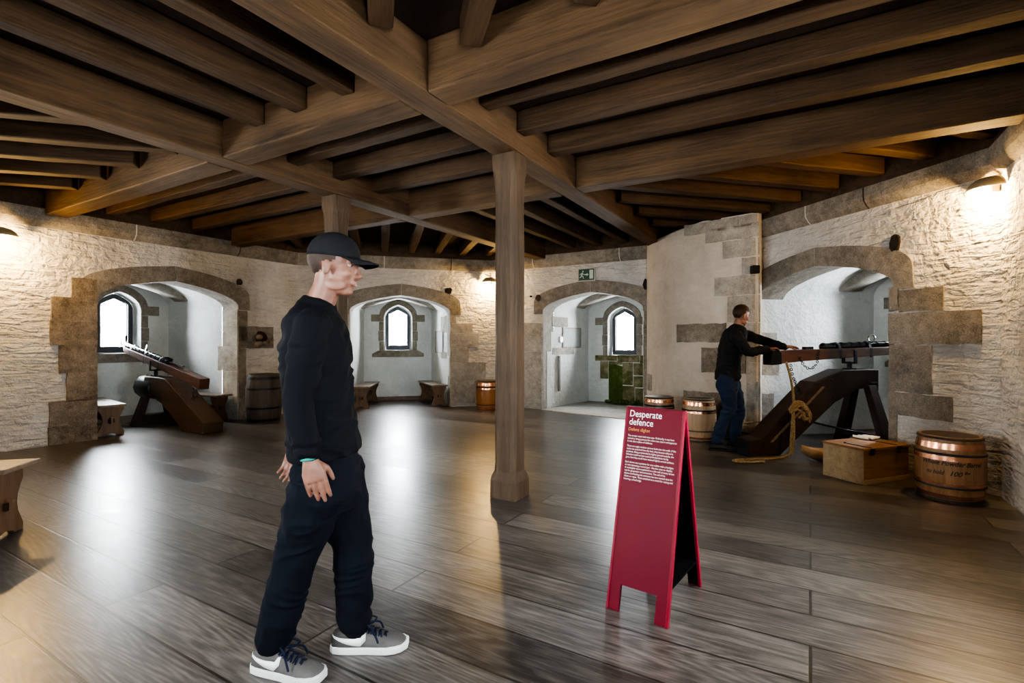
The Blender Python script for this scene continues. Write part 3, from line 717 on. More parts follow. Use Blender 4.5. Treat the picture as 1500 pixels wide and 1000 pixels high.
# ------------------------------------------------------------------ helpers for the furnishings
def ang_y(n): return math.atan2(-n.x, n.y)      # turn local y onto n
def ang_x(n): return math.atan2(n.y, n.x)       # turn local x onto n
def at(px, py, Y): return Vector(((px - 750) / F * Y, Y, H - (py - 500) * Y / F))
def text_mesh(body, size, shear=0, spacing=1.0, align='LEFT', bold=0.0):
    cu = bpy.data.curves.new('t', 'FONT'); cu.body = body; cu.size = size; cu.shear = shear; cu.space_character = spacing; cu.align_x = align; cu.resolution_u = 3; cu.offset = bold
    o = bpy.data.objects.new('t', cu); COL.objects.link(o); dg = bpy.context.evaluated_depsgraph_get(); dg.update()
    me = bpy.data.meshes.new_from_object(o.evaluated_get(dg)); bpy.data.objects.remove(o); bpy.data.curves.remove(cu); return me
def put_text(name, body, size, fn, mat, parent, shear=0, width=None, spacing=1.0, lines=None, sub=0, bold=0.0):
    me = text_mesh(body, size, shear, spacing, 'LEFT', bold)
    if sub:
        bm = bmesh.new(); bm.from_mesh(me); bmesh.ops.triangulate(bm, faces=bm.faces); bmesh.ops.subdivide_edges(bm, edges=[e for e in bm.edges if e.calc_length() > size * .25], cuts=sub, use_grid_fill=True); bm.to_mesh(me); bm.free()
    xs = [v.co.x for v in me.vertices]; w = max(xs) - min(xs); k = width / w if width else 1; x0 = min(xs)
    for v in me.vertices: v.co = fn((v.co.x - x0) * k, v.co.y)
    me.materials.clear(); return link(name, me, mat, parent)

# ------------------------------------------------------------------ barrels
def barrel(loc, rb, re, h, wmat, hoops, label, rz=0, head='wood', lid=None):
    t = thing('barrel', label, 'barrel', (loc[0], loc[1], loc[2] if len(loc) > 2 else 0), rz, 'wooden barrels standing on the floor')
    rr = lambda z: re + (rb - re) * (1 - (2 * z / h - 1) ** 2)
    NS = 20; n = NS * 4; mb = MB(); rings = []
    zs = [h * k / 16 for k in range(17)]
    def ring(r, z, g): return [Vector(((r - (g if i % 4 == 0 else 0)) * math.cos(2 * PI * i / n), (r - (g if i % 4 == 0 else 0)) * math.sin(2 * PI * i / n), z)) for i in range(n)]
    rings = [ring(re * .9, .004, 0)] + [ring(rr(z), z, .0025) for z in zs] + [ring(re - .018, h, 0), ring(re - .024, h - .035, 0)]
    mb.loft(rings, True, False); mb.build('staves', M[wmat], t, 'angle')
    hd = MB(); hd.lathe([(.001, h - .034), (re - .0235, h - .034), (re - .0235, h - .046), (.001, h - .046)], 40); hd.build('barrel_head', M[lid or wmat], t, 'angle')
    for z, w, mt, pr in hoops:
        z *= h; a, b = z - w / 2, z + w / 2; mb = MB()
        if mt == 'cane': mb.lathe([(rr(a) - .004, a), (rr(a) + pr * .7, a + .003), (rr(z) + pr, z), (rr(b) + pr * .7, b - .003), (rr(b) - .004, b)], 56)
        else: mb.lathe([(rr(a) - .004, a), (rr(a) + pr, a), (rr(b) + pr, b), (rr(b) - .004, b)], 56)
        o = mb.build('hoop', M[mt], t, 'angle'); 
        if mt == 'copper': o['label'] = 'copper hoop'
    return t, rr
POW = [(.025, .022, 'cane', .010), (.085, .035, 'copper', .004), (.235, .024, 'cane', .011), (.275, .022, 'copper', .004), (.735, .024, 'cane', .011), (.685, .045, 'copper', .004), (.86, .05, 'copper', .004), (.975, .022, 'cane', .010)]
bx, by = 3.80, 4.40
tb, rr = barrel((bx, by), .242, .212, .545, 'barrel_wood', POW, 'powder barrel with black script lettering beside the wooden chest', lid='barrel_orange')
fa = math.atan2(-by, -bx)
def on_barrel(off, zc):
    def f(x, y):
        z = zc + y; r = rr(z) + .0022; a = fa + off + x / .24; return Vector((r * math.cos(a), r * math.sin(a), z))
    return f
put_text('barrel_lettering', 'Whole Powder Barrel', .052, on_barrel(-.78, .315), M['black_ink'], tb, .35, .42, 1.0, sub=2, bold=.0009)
put_text('barrel_lettering', 'to hold', .050, on_barrel(-.64, .235), M['black_ink'], tb, .35, .125, 1.0, sub=2, bold=.0009)
put_text('barrel_lettering', '100', .056, on_barrel(.02, .232), M['black_ink'], tb, .35, .080, 1.0, sub=2, bold=.0009)
put_text('barrel_lettering', 'lbs', .030, on_barrel(.39, .255), M['black_ink'], tb, .35, .042, 1.0, sub=2, bold=.0009)
barrel((1.93 * 1.335, 6.98), .225, .195, .575, 'barrel_pale', [(.02, .022, 'cane', .010), (.08, .03, 'copper', .004), (.25, .022, 'cane', .010), (.73, .02, 'iron', .008), (.69, .035, 'copper', .004), (.88, .045, 'copper', .004), (.975, .022, 'cane', .010)], 'pale oak barrel with an open top standing behind the red sign, nearer the pushing man', lid='barrel_dark')
barrel((2.12, 7.30), .212, .190, .565, 'barrel_pale', [(.04, .03, 'copper', .004), (.25, .022, 'cane', .010), (.72, .022, 'cane', .010), (.78, .028, 'iron', .005), (.90, .04, 'copper', .004), (.975, .022, 'cane', .010)], 'oak barrel mostly hidden behind the top of the red sign', lid='barrel_wood')
barrel((-.49, 10.02), .222, .195, .585, 'barrel_orange', [(.04, .03, 'copper', .004), (.10, .03, 'copper', .004), (.2, .02, 'cane', .010), (.78, .02, 'cane', .010), (.735, .03, 'copper', .004), (.88, .06, 'copper', .004), (.975, .02, 'cane', .010)], 'glossy orange brown barrel against the far wall beside the wooden post', lid='barrel_orange')
barrel((-4.22, 8.62), .285, .245, .80, 'barrel_dark', [(.05, .04, 'iron', .004), (.30, .035, 'iron', .004), (.70, .035, 'iron', .004), (.92, .045, 'iron', .004)], 'tall dark grey barrel behind the walking man by the left arch', lid='barrel_dark')

# ------------------------------------------------------------------ benches
def bench(loc, rz, L, label, w=.32, h=.45):
    t = thing('bench', label, 'bench', loc, rz, 'oak benches with shaped ends')
    top = MB(); top.box(-w / 2, w / 2, -L / 2, L / 2, h - .032, h); top.build('bench_seat', M['bench_top'], t, False, .006)
    prof_ = [(.150, 0), (.155, .045), (.135, .09), (.108, .15), (.098, .21), (.106, .27), (.130, .33), (.152, .37), (.152, h - .033)]
    k = (w / 2 - .005) / .155
    half = [(a * k, b) for a, b in prof_]
    arch = [(.075 * k, 0), (.06 * k, .022), (.0, .036), (-.06 * k, .022), (-.075 * k, 0)]
    poly = half + [(-a, b) for a, b in reversed(half)] + [(-a, b) for a, b in arch]
    for sg in (-1, 1):
        y = sg * (L / 2 - .12); mb = MB(); mb.prism(poly, lambda a, b, d: Vector((a, y + d, b)), -.021, .021); mb.build('bench_end', M['bench'], t, False, .004)
    st = MB(); st.box(-.014, .014, -L / 2 + .05, L / 2 - .05, .17, .26); st.build('stretcher', M['bench'], t, False, .003)
    for sg in (-1, 1):
        wd = MB(); wd.box(-.035, .035, sg * (L / 2 - .085) - .012, sg * (L / 2 - .085) + .012, .185, .24); wd.build('wedge', M['oak_board'], t, False, .003)
    return t
for i, side, lab in ((1, -1, 'oak bench along the near side of the left gun alcove'), (1, 1, 'oak bench along the far side of the left gun alcove, by the dark barrel'),
                     (2, -1, 'oak bench on the walking man\'s side of the window alcove without a gun'), (2, 1, 'oak bench under the wall cupboard in the window alcove without a gun')):
    c = SCN[i]; d = .72; p = W(i, c + side * .69, d, 0); bench(p, ang_y(NN[i]) + side * R(9.0), 1.35, lab)
def box_rot(v): return math.atan2(v.y, v.x)
p = Vector((-3.42, 3.52, 0)); ax = Vector((math.cos(R(14)), math.sin(R(14)), 0))
bench(p - ax * .78, ang_y(ax), 1.6, 'oak bench jutting into the left edge of the view, nearest bench', .36, .50)

# ------------------------------------------------------------------ swivel guns on timber trestles
def chain(pts, r=.011, wire=.0032):
    P = catmull(pts, 8); mb = MB(); acc = 0; k = 0; last = P[0]
    for a, b in zip(P, P[1:]):
        acc += (b - a).length
        if acc > r * 2.1:
            acc = 0; t = (b - last).normalized(); last = b; side = Vector((0, 1, 0)).cross(t); side = side.normalized() if side.length > .1 else Vector((1, 0, 0))
            ax = side if k % 2 else side.cross(t); k += 1; q = Vector((0, 0, 1)).rotation_difference(ax)
            mb.torus(b, r, wire, ax, 10, 5)
    return mb
def gun(loc, rz, label, hs, wmat, w, pitch, yaw, pivot, butt, rounded):
    """local x points out of the window; hs scales the trestle height"""
    t = thing('swivel_gun', label, 'cannon', loc, rz, 'wooden swivel guns in the alcoves')
    Z = lambda z: z * hs
    pr = [(-1.07, 0), (-1.07, .20), (-.90, .21), (-.12, Z(.86)), (.30, Z(1.0)), (.86, Z(1.0)), (.86, Z(.78)), (.54, Z(.755)), (.18, Z(.60)), (-.60, .02), (-.62, 0)]
    if rounded: pr = [(-1.06, 0), (-1.09, .17), (-.80, .33), (-.12, Z(.90)), (.02, Z(.98)), (.20, Z(1.0)), (.66, Z(1.0)), (.66, Z(.56)), (.30, Z(.56)), (.10, Z(.48)), (-.52, .02), (-.55, 0)]
    mb = MB(); mb.prism(pr, lambda a, b, d: Vector((a, d, b)), -w / 2, w / 2); mb.build('trestle_beam', M[wmat], t, False, .012)
    if rounded:   # iron shod round head, rounded step of the foot
        hd = MB(); q = Matrix.Rotation(R(90), 4, 'Y'); hd.lathe([(.12, .46), (.184, .47), (.190, .49), (.190, .93), (.178, .955), (.06, .96)], 12, (0, 0, 0), Matrix.Translation((0, 0, Z(.775))) @ q); hd.build('iron_head', M['iron'], t, 'angle')
        for a in range(5):
            for x in (.56, .68, .84): sd = MB(); sd.ell((x, -.188 * math.cos(R(-30 + a * 32)), Z(.775) + .188 * math.sin(R(-30 + a * 32))), (.012, .012, .012), None, 8, 6); sd.build('stud', M['steel'], t, True)
    else:
        fc = MB(); fc.box(-1.076, -1.065, -w / 2 + .004, w / 2 - .004, .0, .196); fc.build('foot_plate', M['iron'], t)
        sl = MB(); sl.prism([(-.78, .16), (-.74, .16), (.02, Z(.80)), (-.02, Z(.80))], lambda a, b, d: Vector((a, d, b)), -w / 2 - .010, -w / 2 + .002); sl.build('side_batten', M['bench_top'], t)
        for x, z in ((.12, .88), (.16, .66), (.80, .97), (-.86, .1), (-.35, .42)):
            bl = MB(); bl.ell((x, -w / 2, Z(z)), (.014, .008, .014), None, 8, 6); bl.build('bolt', M['iron'], t, True)
    lt = Z(.80) if not rounded else Z(.60)
    for sg in (-1, 1):
        x0, x1 = (.72, .76) if not rounded else (.62, .66)
        top = Vector((x0, sg * (w / 2 - .01), lt)); bot = Vector((x1, sg * (w / 2 + (.22 if not rounded else .12)), 0))
        lg = MB(); hx, hy = .065, .05
        lg.loft([[Vector((c.x + sx * hx * k, c.y + sy * hy * k, c.z)) for sx, sy in ((-1, -1), (1, -1), (1, 1), (-1, 1))] for c, k in ((bot, 1.15), (top, .9))])
        lg.build('trestle_leg', M[wmat if not rounded else 'car_wood'], t, False, .006)
    if not rounded:
        tr = MB(); tr.box(.66, .78, -.28, .28, .13, .2); tr.build('trestle_rail', M[wmat], t, False, .005)
        rd = MB(); rd.tube([(-.28, -.06, Z(.40)), (.75, -.26, .16)], .011, 8); rd.build('stay_rod', M['steel'], t, True)
        lug = MB(); lug.box(.70, .82, -w / 2 - .03, -w / 2, Z(.72), Z(.84)); lug.build('iron_lug', M['iron'], t, False, .006)
    else:
        tr = MB(); tr.box(.55, .72, -.20, .20, .05, .16); tr.build('trestle_rail', M['car_wood'], t, False, .005)
    # pivot and yoke
    px_, pz = pivot; zb = Z(1.0)
    yk = MB(); yk.tube([(px_, 0, zb - .02), (px_, 0, pz - .075)], .028, 12); yk.box(px_ - .06, px_ + .06, -.05, .05, zb - .005, zb + .012)
    MS = Matrix.Translation((px_, 0, pz)) @ Matrix.Rotation(yaw, 4, 'Z') @ Matrix.Rotation(-pitch, 4, 'Y')
    yk.box(-.022, .022, -.092, .092, -.085, -.062, Matrix.Translation((px_, 0, pz)) @ Matrix.Rotation(yaw, 4, 'Z'))
    for sg in (-1, 1): yk.box(-.022, .022, sg * .078, sg * .094, -.085, .085, Matrix.Translation((px_, 0, pz)) @ Matrix.Rotation(yaw, 4, 'Z'))
    yk.build('yoke', M['iron'], t, False, .003)
    x0, x1 = butt - px_, 1.68 - px_
    rings = []
    for x, hw, z0, z1 in ((x0, .074, -.045, .118), (x0 + .5, .070, -.020, .118), (0, .066, -.002, .112), (x1 - .1, .056, .012, .108), (x1, .040, .04, .105)):
        rings.append([MS @ Vector((x, -hw, z0)), MS @ Vector((x, hw, z0)), MS @ Vector((x, hw, z1)), MS @ Vector((x, -hw, z1))])
    st = MB(); st.loft(rings); st.build('gun_stock', M['stock_wood'], t, False, .006)
    bc = MB()
    bc.loft([[MS @ Vector((x, sy * (hw + .004), z0 if sz < 0 else z1)) for sy, sz in ((-1, -1), (1, -1), (1, 1), (-1, 1))] for x, hw, z0, z1 in ((x0 - .006, .074, -.051, .122), (x0 + .13, .074, -.046, .122))])
    if not rounded: bc.build('butt_cap', M['iron'], t, False, .004)
    q = Matrix.Rotation(R(90), 4, 'Y'); bz = .142
    prf = []; xb0 = -.42; xb1 = x1 + .10; n = 12
    prf.append((.010, xb0 - .03)); prf.append((.036, xb0 - .02))
    for k in range(n):
        x = xb0 + (xb1 - xb0) * k / n; r = .043 - .010 * k / n; dx = (xb1 - xb0) / n
        prf += [(r + .006, x), (r + .006, x + .022), (r, x + .026), (r, x + dx - .004)]
    prf += [(.042, xb1), (.042, xb1 + .03), (.022, xb1 + .035), (.020, xb1 - .1)]
    br = MB(); br.lathe(prf, 18, (0, 0, 0), MS @ Matrix.Translation((0, 0, bz)) @ q); br.build('gun_barrel', M['steel'], t, 'angle')
    for x in (-.22, .26, .75):
        bd = MB(); bd.loft([[MS @ Vector((xx, y, z)) for y, z in ((-.075, -.012), (-.075, .10), (-.055, .165), (0, .194), (.055, .165), (.075, .10), (.075, -.012))] for xx in (x - .02, x + .02)], False, False); bd.build('stock_strap', M['iron'], t, False, .002)
    rg = MB(); rg.torus(MS @ Vector((.36, 0, .225)), .042, .009, MS.to_3x3() @ Vector((.35, 1, .2)), 20, 8); rg.build('lifting_ring', M['ring'], t, True)
    bh = MB()
    if rounded:
        bh.box(-.44, -.28, -.032, -.026, .12, .205, MS); bh.box(-.44, -.28, .026, .032, .12, .205, MS); bh.box(-.446, -.43, -.032, .032, .19, .205, MS); bh.box(-.30, -.285, -.032, .032, .19, .205, MS)
        bh.build('breech_frame', M['steel'], t, False, .003)
        tl = MB(); tl.tube([MS @ Vector(v) for v in ((-.46, 0, .14), (-.62, 0, .15), (-.80, .0, .145))], [.022, .012, .010], 8); tl.torus(MS @ Vector((-.83, 0, .155)), .022, .007, MS.to_3x3() @ Vector((0, 1, .3)), 14, 6); tl.build('tail_handle', M['iron'], t, True)
        mz = MB(); mz.tube([MS @ Vector((x1 + .02, 0, .17)), MS @ Vector((x1 + .03, 0, .25))], .010, 8); mz.ell(MS @ Vector((x1 + .035, 0, .27)), (.016, .016, .02)); mz.build('front_sight', M['iron'], t, True)
    else:
        bh.box(-.70, -.58, -.03, .03, .115, .15, MS); bh.build('breech_wedge', M['iron'], t, False, .004); bh = MB(); bh.tube([MS @ Vector((-.98, 0, .13)), MS @ Vector((-.90, 0, .16)), MS @ Vector((-.86, 0, .135))], .014, 8); bh.build('stock_hook', M['iron'], t, True)
    hang = [MS @ Vector(v) for v in (((-.86, -.08, .06), (-.80, -.09, -.06), (-.70, -.09, -.115), (-.60, -.09, -.05), (-.56, -.08, .10)) if not rounded else ((x0 + .24, -.04, -.04), (x0 + .28, -.05, -.14), (x0 + .25, -.05, -.22), (x0 + .36, -.05, -.30), (x0 + .46, -.09, -.36)))]
    chain(hang, .016, .0045).build('chain', M['iron'], t, True)
    if rounded: chain([MS @ Vector((x0 + .24, .02, -.04)), MS @ Vector((x0 + .23, .02, -.16)), MS @ Vector((x0 + .26, .0, -.30))], .018, .005).build('chain', M['iron'], t, True)
    else: chain([MS @ Vector((x0 + .30, -.03, -.02)), MS @ Vector((x0 + .31, -.05, -.20)), MS @ Vector((x0 + .40, -.10, -.48)), MS @ Vector((x0 + .43, -.14, -.60))], .017, .005).build('chain', M['iron'], t, True)
    return t
g2 = gun(W(4, SCN[4], 0, 0), ang_x(NN[4]), 'swivel gun on a dark timber trestle being aimed by the man in the right alcove', 1.0, 'car_wood', .24, R(1.7), 0, (.53, 1.155), -.70, False)
g1 = gun(W(1, SCN[1] + .07, .15, 0), ang_x(NN[1]), 'swivel gun on a squat brown trestle tilted up to the left alcove window', .78, 'car_wood_b', .30, R(11.0), 0, (.60, .955), -.86, True)

# rope tied round the trestle of the right gun and trailing on the floor
def rp(px, py, Y): return at(px, py, Y)
mb = MB()
mb.tube(catmull([rp(1152, 531, 6.02), rp(1157, 548, 5.98), rp(1161, 570, 5.97), rp(1163, 590, 5.95), rp(1166, 600, 5.92)], 6), .015, 8)
mb.tube(catmull([rp(1164, 596, 5.92), rp(1161, 612, 5.90), rp(1159, 640, 5.89), rp(1158, 658, 5.88), Vector((3.20, 5.87, .035)), Vector((3.05, 5.80, .017)), Vector((2.85, 5.74, .017)), Vector((2.62, 5.72, .017)), Vector((2.50, 5.70, .017)), Vector((2.49, 5.64, .017)), Vector((2.64, 5.60, .017)), Vector((2.80, 5.63, .017))], 6), .015, 8)
mb.tube(catmull([rp(1162, 602, 5.90), rp(1163, 625, 5.88), rp(1162, 655, 5.87), Vector((3.22, 5.86, .04))], 6), .015, 8)
for k in range(4):   # turns of the knot
    o = Vector((.012 * k, 0, -.016 * k))
    mb.tube(catmull([rp(1156, 600, 5.92) + o, rp(1165, 589, 5.90) + o, rp(1176, 590, 5.91) + o, rp(1183, 602, 5.92) + o, rp(1181, 612, 5.93) + o], 6), .015, 8)
mb.tube(catmull([rp(1176, 594, 5.89), rp(1182, 602, 5.89), rp(1184, 611, 5.90), rp(1178, 614, 5.90), rp(1177, 604, 5.89)], 6), .019, 8)
mb.tube(catmull([rp(1158, 604, 5.90), rp(1168, 600, 5.88), rp(1176, 606, 5.88), rp(1170, 612, 5.90)], 6), .015, 8)
tag(mb.build('rope', M['rope'], None, True), 'hemp rope knotted on the right gun trestle and trailing over the floor', 'rope')

# ------------------------------------------------------------------ wooden chest
ct = thing('chest', 'low pine chest with two black hasps between the right gun and powder barrel', 'chest', (3.30, 4.75, 0), R(20))
cl, cw, ch = .64, .42, .355       # local x to the right along the front, local y away
mb = MB(); mb.box(0, cl, 0, cw, .0, .045); mb.build('chest_plinth', M['chest_grey'], ct, False, .003).scale = (1.0, 1.0, 1.0)
mb = MB(); mb.box(.006, cl - .006, .006, cw - .006, .045, ch - .035); mb.build('chest_body', M['chest'], ct, False, .003)
mb = MB(); mb.box(-.0005, .006, .004, cw - .004, .045, ch - .035); mb.build('chest_side', M['chest_grey'], ct)
mb = MB(); mb.box(-.008, cl + .008, -.010, cw * .60 - .002, ch - .034, ch - .012); mb.box(-.008, cl + .008, cw * .60, cw + .008, ch - .034, ch - .012); lid = mb.build('chest_lid', M['chest'], ct, False, .003)
for x in (.10, .47):
    mb = MB(); mb.box(x - .008, x + .008, .0, cw * .62, ch - .0125, ch - .007); mb.ell((x, cw * .62, ch - .008), (.012, .012, .008), None, 8, 6); mb.build('strap_hinge', M['iron'], ct, False, .002)
    mb = MB(); mb.box(x - .022, x + .022, -.022, -.008, ch - .045, ch - .014); mb.ell((x, -.012, ch - .062), (.036, .012, .020), None, 14, 8); mb.build('hasp', M['iron'], ct, False, .003)
mb = MB(); rs = []
for k in range(9):
    x = .44 + .17 * k / 8; rs.append([Vector((x, cw - .16 + .02 * math.sin(k * 1.7) + (.16 if e else 0), ch - .010 + (.016 + .012 * math.sin(k * 2.1 + e * 1.3)) * (1 if 0 < k < 8 else .3))) for e in (0, .35, .7, 1)])
mb.loft(rs, False, False, closed=False); o = mb.build('cloth', M['paper'], None, True); o.location = ct.location; o.rotation_euler = ct.rotation_euler; so = o.modifiers.new('t', 'SOLIDIFY'); so.thickness = .006
tag(o, 'crumpled white cloth lying on the far corner of the pine chest', 'cloth')

# carved trough lying behind the chest
tt = thing('wooden_scoop', 'small carved wooden trough on the floor peeping out left of the chest', 'trough', (3.56, 5.66, 0), R(-8))
mb = MB(); rs = []
for k in range(11):
    u = k / 10; x = -.30 + .6 * u; hw = .105 * math.sqrt(max(.02, 1 - (2 * u - 1) ** 2)) + .012; zt = .135 + .05 * abs(2 * u - 1) ** 2.5; zb_ = .004 + .10 * abs(2 * u - 1) ** 3
    th = .014
    rs.append([Vector((x, -hw, zt)), Vector((x, -hw * .8, (zt + zb_) / 2 - .02)), Vector((x, 0, zb_)), Vector((x, hw * .8, (zt + zb_) / 2 - .02)), Vector((x, hw, zt)), Vector((x, hw - th, zt)), Vector((x, (hw - th) * .75, (zt + zb_) / 2)), Vector((x, 0, zb_ + .022)), Vector((x, -(hw - th) * .75, (zt + zb_) / 2)), Vector((x, -hw + th, zt))])
mb.loft(rs); mb.build('trough_bowl', M['scoop'], tt, True)

# ------------------------------------------------------------------ bucket with rope handle, dark basket by the turret
bt = thing('bucket', 'small staved wooden bucket behind the foot of the right gun trestle', 'bucket', (3.14, 6.62, 0), R(10))
mb = MB(); n = 64
def bring(r, z, g=.002): return [Vector(((r - (g if i % 4 == 0 else 0)) * math.cos(2 * PI * i / n), (r - (g if i % 4 == 0 else 0)) * math.sin(2 * PI * i / n), z)) for i in range(n)]
mb.loft([bring(.150, 0), bring(.165, .10), bring(.182, .225), bring(.170, .226, 0), bring(.150, .05, 0)], True, True); mb.build('staves', M['bucket'], bt, 'angle')
for z, r in ((.04, .1575), (.17, .1760)):
    mb = MB(); mb.lathe([(r - .004, z - .014), (r + .003, z - .014), (r + .006, z + .014), (r - .004, z + .014)], 48); mb.build('hoop', M['iron'], bt, 'angle')
for sg in (-1, 1):
    mb = MB(); mb.box(sg * .165 - .012, sg * .165 + .012, -.03, .03, .20, .29); mb.build('bucket_ear', M['bucket'], bt, False, .006)
mb = MB(); mb.tube(catmull([(-.165, 0, .27), (-.10, .06, .285), (0, .09, .275), (.10, .06, .29), (.165, 0, .275)], 6), .011, 8); mb.build('rope_handle', M['rope'], bt, True)
kt = thing('basket', 'low dark woven basket behind the legs of the man at the gun', 'basket', (2.96, 7.10, 0), R(-43))
mb = MB(); bw_, bd_ = .185, .085
mb.box(-bw_, bw_, -bd_, bd_, .0, .27); mb.build('basket_body', M['holestone'], kt, False, .015)
mb = MB()
for k in range(7):
    z = .022 + k * .037
    for j in range(9):
        x = -bw_ + .02 + j * .042 + (.021 if k % 2 else 0)
        if x < bw_ - .015: mb.box(x - .017, x + .017, -bd_ - .010, -bd_ + .004, z - .013, z + .013)
mb.build('basket_weave', M['cane'], kt, False, .004)
mb = MB(); mb.tube([(-bw_, -bd_, .272), (bw_, -bd_, .272), (bw_, bd_, .272), (-bw_, bd_, .272), (-bw_, -bd_, .272)], .012, 8); mb.build('basket_rim', M['cane'], kt, True)

# ------------------------------------------------------------------ red sandwich board
sg_ = thing('sandwich_board', 'red folding floor sign headed Desperate defence in white lettering', 'sign', (.762, 2.683, 0), R(-37.1))
SH, SD, SW = .99, .262, .157
LN = math.hypot(SH, SD - .012)
def face(sgn):
    base = Vector((0, sgn * SD, 0)); up = (Vector((0, sgn * .012, SH)) - base) / LN; nrm = Vector((0, sgn * SH, (SD - .012))) / LN
    return lambda a, b, d: base + Vector((a, 0, 0)) + up * b + nrm * d
fr, bk = face(-1), face(1)
outl = [(-SW, 0), (-SW + .066, 0), (-SW + .064, .128), (SW - .064, .128), (SW - .066, 0), (SW, 0), (SW, LN), (-SW, LN)]
for fn, nm in ((fr, 'front_panel'), (bk, 'back_panel')):
    mb = MB(); mb.prism(outl, fn, -.012, 0); pn = mb.build(nm, M['red'], sg_, False, .0015)
    for a0, a1 in ((-SW - .003, -SW + .010), (SW - .010, SW + .003)):
        mb = MB(); mb.box(0, 1, 0, 1, 0, 1) if False else mb.prism([(a0, .0), (a1, .0), (a1, LN), (a0, LN)], fn, -.020, .004); mb.build('edge_strip', M['red_edge'], sg_, False, .002)
    mb = MB(); mb.prism([(-SW + .011, .128), (SW - .011, .128), (SW - .011, LN - .01), (-SW + .011, LN - .01)], fn, -.0145, -.0115); o = mb.build('inner_lining', M['black'], sg_); o['label'] = 'black inner lining'
    for a in (-SW + .01, SW - .066 + .0): mb = MB(); mb.prism([(a, .01), (a + .055, .01), (a + .055, .13), (a, .13)], fn, -.0145, -.0115); mb.build('leg_lining', M['black'], sg_)
    if fn is fr: front = pn
mb = MB(); mb.prism([(-SW, -.012), (SW, -.012), (SW, .012), (-SW, .012)], lambda a, y, z: Vector((a, y, z)), SH - .004, SH + .006); mb.build('top_hinge', M['red'], sg_, False, .002)
mb = MB(); mb.prism([(-SW + .02, .15), (SW - .006, .15)] + [(SW - .006, .162), (-SW + .02, .162)], lambda a, z, y: Vector((a, y, z)), -.205, .205); mb.build('spreader', M['black'], sg_)
def ft(a0, b0): return lambda x, y: fr(a0 + x, b0 + y, .0012)
put_text('heading', 'Desperate', .050, ft(-SW + .022, LN - .046), M['white_ink'], front, 0, .176, 1.0, bold=.0004)
put_text('heading', 'defence', .050, ft(-SW + .022, LN - .090), M['white_ink'], front, 0, .133, 1.0, bold=.0004)
o = put_text('subheading', 'Defens diglon', .025, ft(-SW + .022, LN - .122), M['gold_ink'], front, 0, .118, 1.0); o['label'] = 'ochre subheading'
PARA = [["The circular room had many uses. Ordinarily, it may have", "served as living quarters for a few men, but in emergencies", "it was also a place of defence."],
        ["There are eight window alcoves built into the walls. If the", "castle was attacked from the land, they became defensive", "positions. Being overlooked by higher ground outside, the", "defenders could not have endured bombardment by big", "guns, but they could have resisted lightly armed soldiers."],
        ["Each alcove was a position for one soldier with a handgun,", "or one operating a swivel gun - like the ones on display.", "A rectangular stone cupboard in a side wall of every alcove", "was for gunpowder and ammunition. The wall of the", "alcove overlooking the entrance has two vertical slots for", "chains or ropes. These attached to a winch for raising and", "lowering a drawbridge."]]
b = LN - .152
for para in PARA:
    for ln in para:
        put_text('paragraph_line', ln, .0136, ft(-SW + .022, b), M['white_ink'], front, 0, .262 * len(ln) / 58.5, 1.0); b -= .0146
    b -= .0108

# ------------------------------------------------------------------ exit sign above the far right arch
sx, sz = on(3, 859, 402, -.04)
es = thing('exit_sign', 'small green running man exit sign above the far arch', 'sign', W(3, sx, -.032, sz), -R(TH[3]))
# local x along the wall to the right, local y into the wall
mb = MB(); mb.box(-.175, .175, -.006, .03, -.125, .125); mb.build('sign_frame', M['signrim'], es, False, .004)
mb = MB(); mb.box(-.155, .155, -.010, -.004, -.105, .105); pn = mb.build('sign_panel', M['green'], es)
flat = lambda a, b, d: Vector((a, -.0105 - d, b))
mb = MB(); mb.prism([(.062, -.082), (.135, -.082), (.135, .085), (.062, .085)], flat, 0, .001); mb.build('door_symbol', M['signwhite'], pn)
mb = MB(); mb.prism([(-.040, -.010), (.008, -.010), (.008, -.028), (.046, 0), (.008, .028), (.008, .010), (-.040, .010)], flat, 0, .001); mb.build('arrow_symbol', M['signwhite'], pn)
mb = MB()
def stick(p, q, w):
    p, q = Vector((*p, 0)), Vector((*q, 0)); n_ = Vector((-(q - p).y, (q - p).x, 0)).normalized() * w
    mb.prism([((p + n_).x, (p + n_).y), ((p - n_).x, (p - n_).y), ((q - n_).x, (q - n_).y), ((q + n_).x, (q + n_).y)], flat, 0, .001)
stick((-.078, .040), (-.098, -.015), .012); stick((-.098, -.015), (-.066, -.036), .008); stick((-.066, -.036), (-.060, -.075), .007); stick((-.098, -.015), (-.116, -.048), .008); stick((-.116, -.048), (-.142, -.050), .007)
stick((-.080, .030), (-.118, .020), .006); stick((-.118, .020), (-.130, -.004), .006); stick((-.080, .030), (-.062, .006), .006); stick((-.062, .006), (-.042, .004), .005)
mb.prism([(-.070 + .014 * math.cos(k * PI / 5), .062 + .014 * math.sin(k * PI / 5)) for k in range(10)], flat, 0, .001); mb.build('running_man_symbol', M['signwhite'], pn)

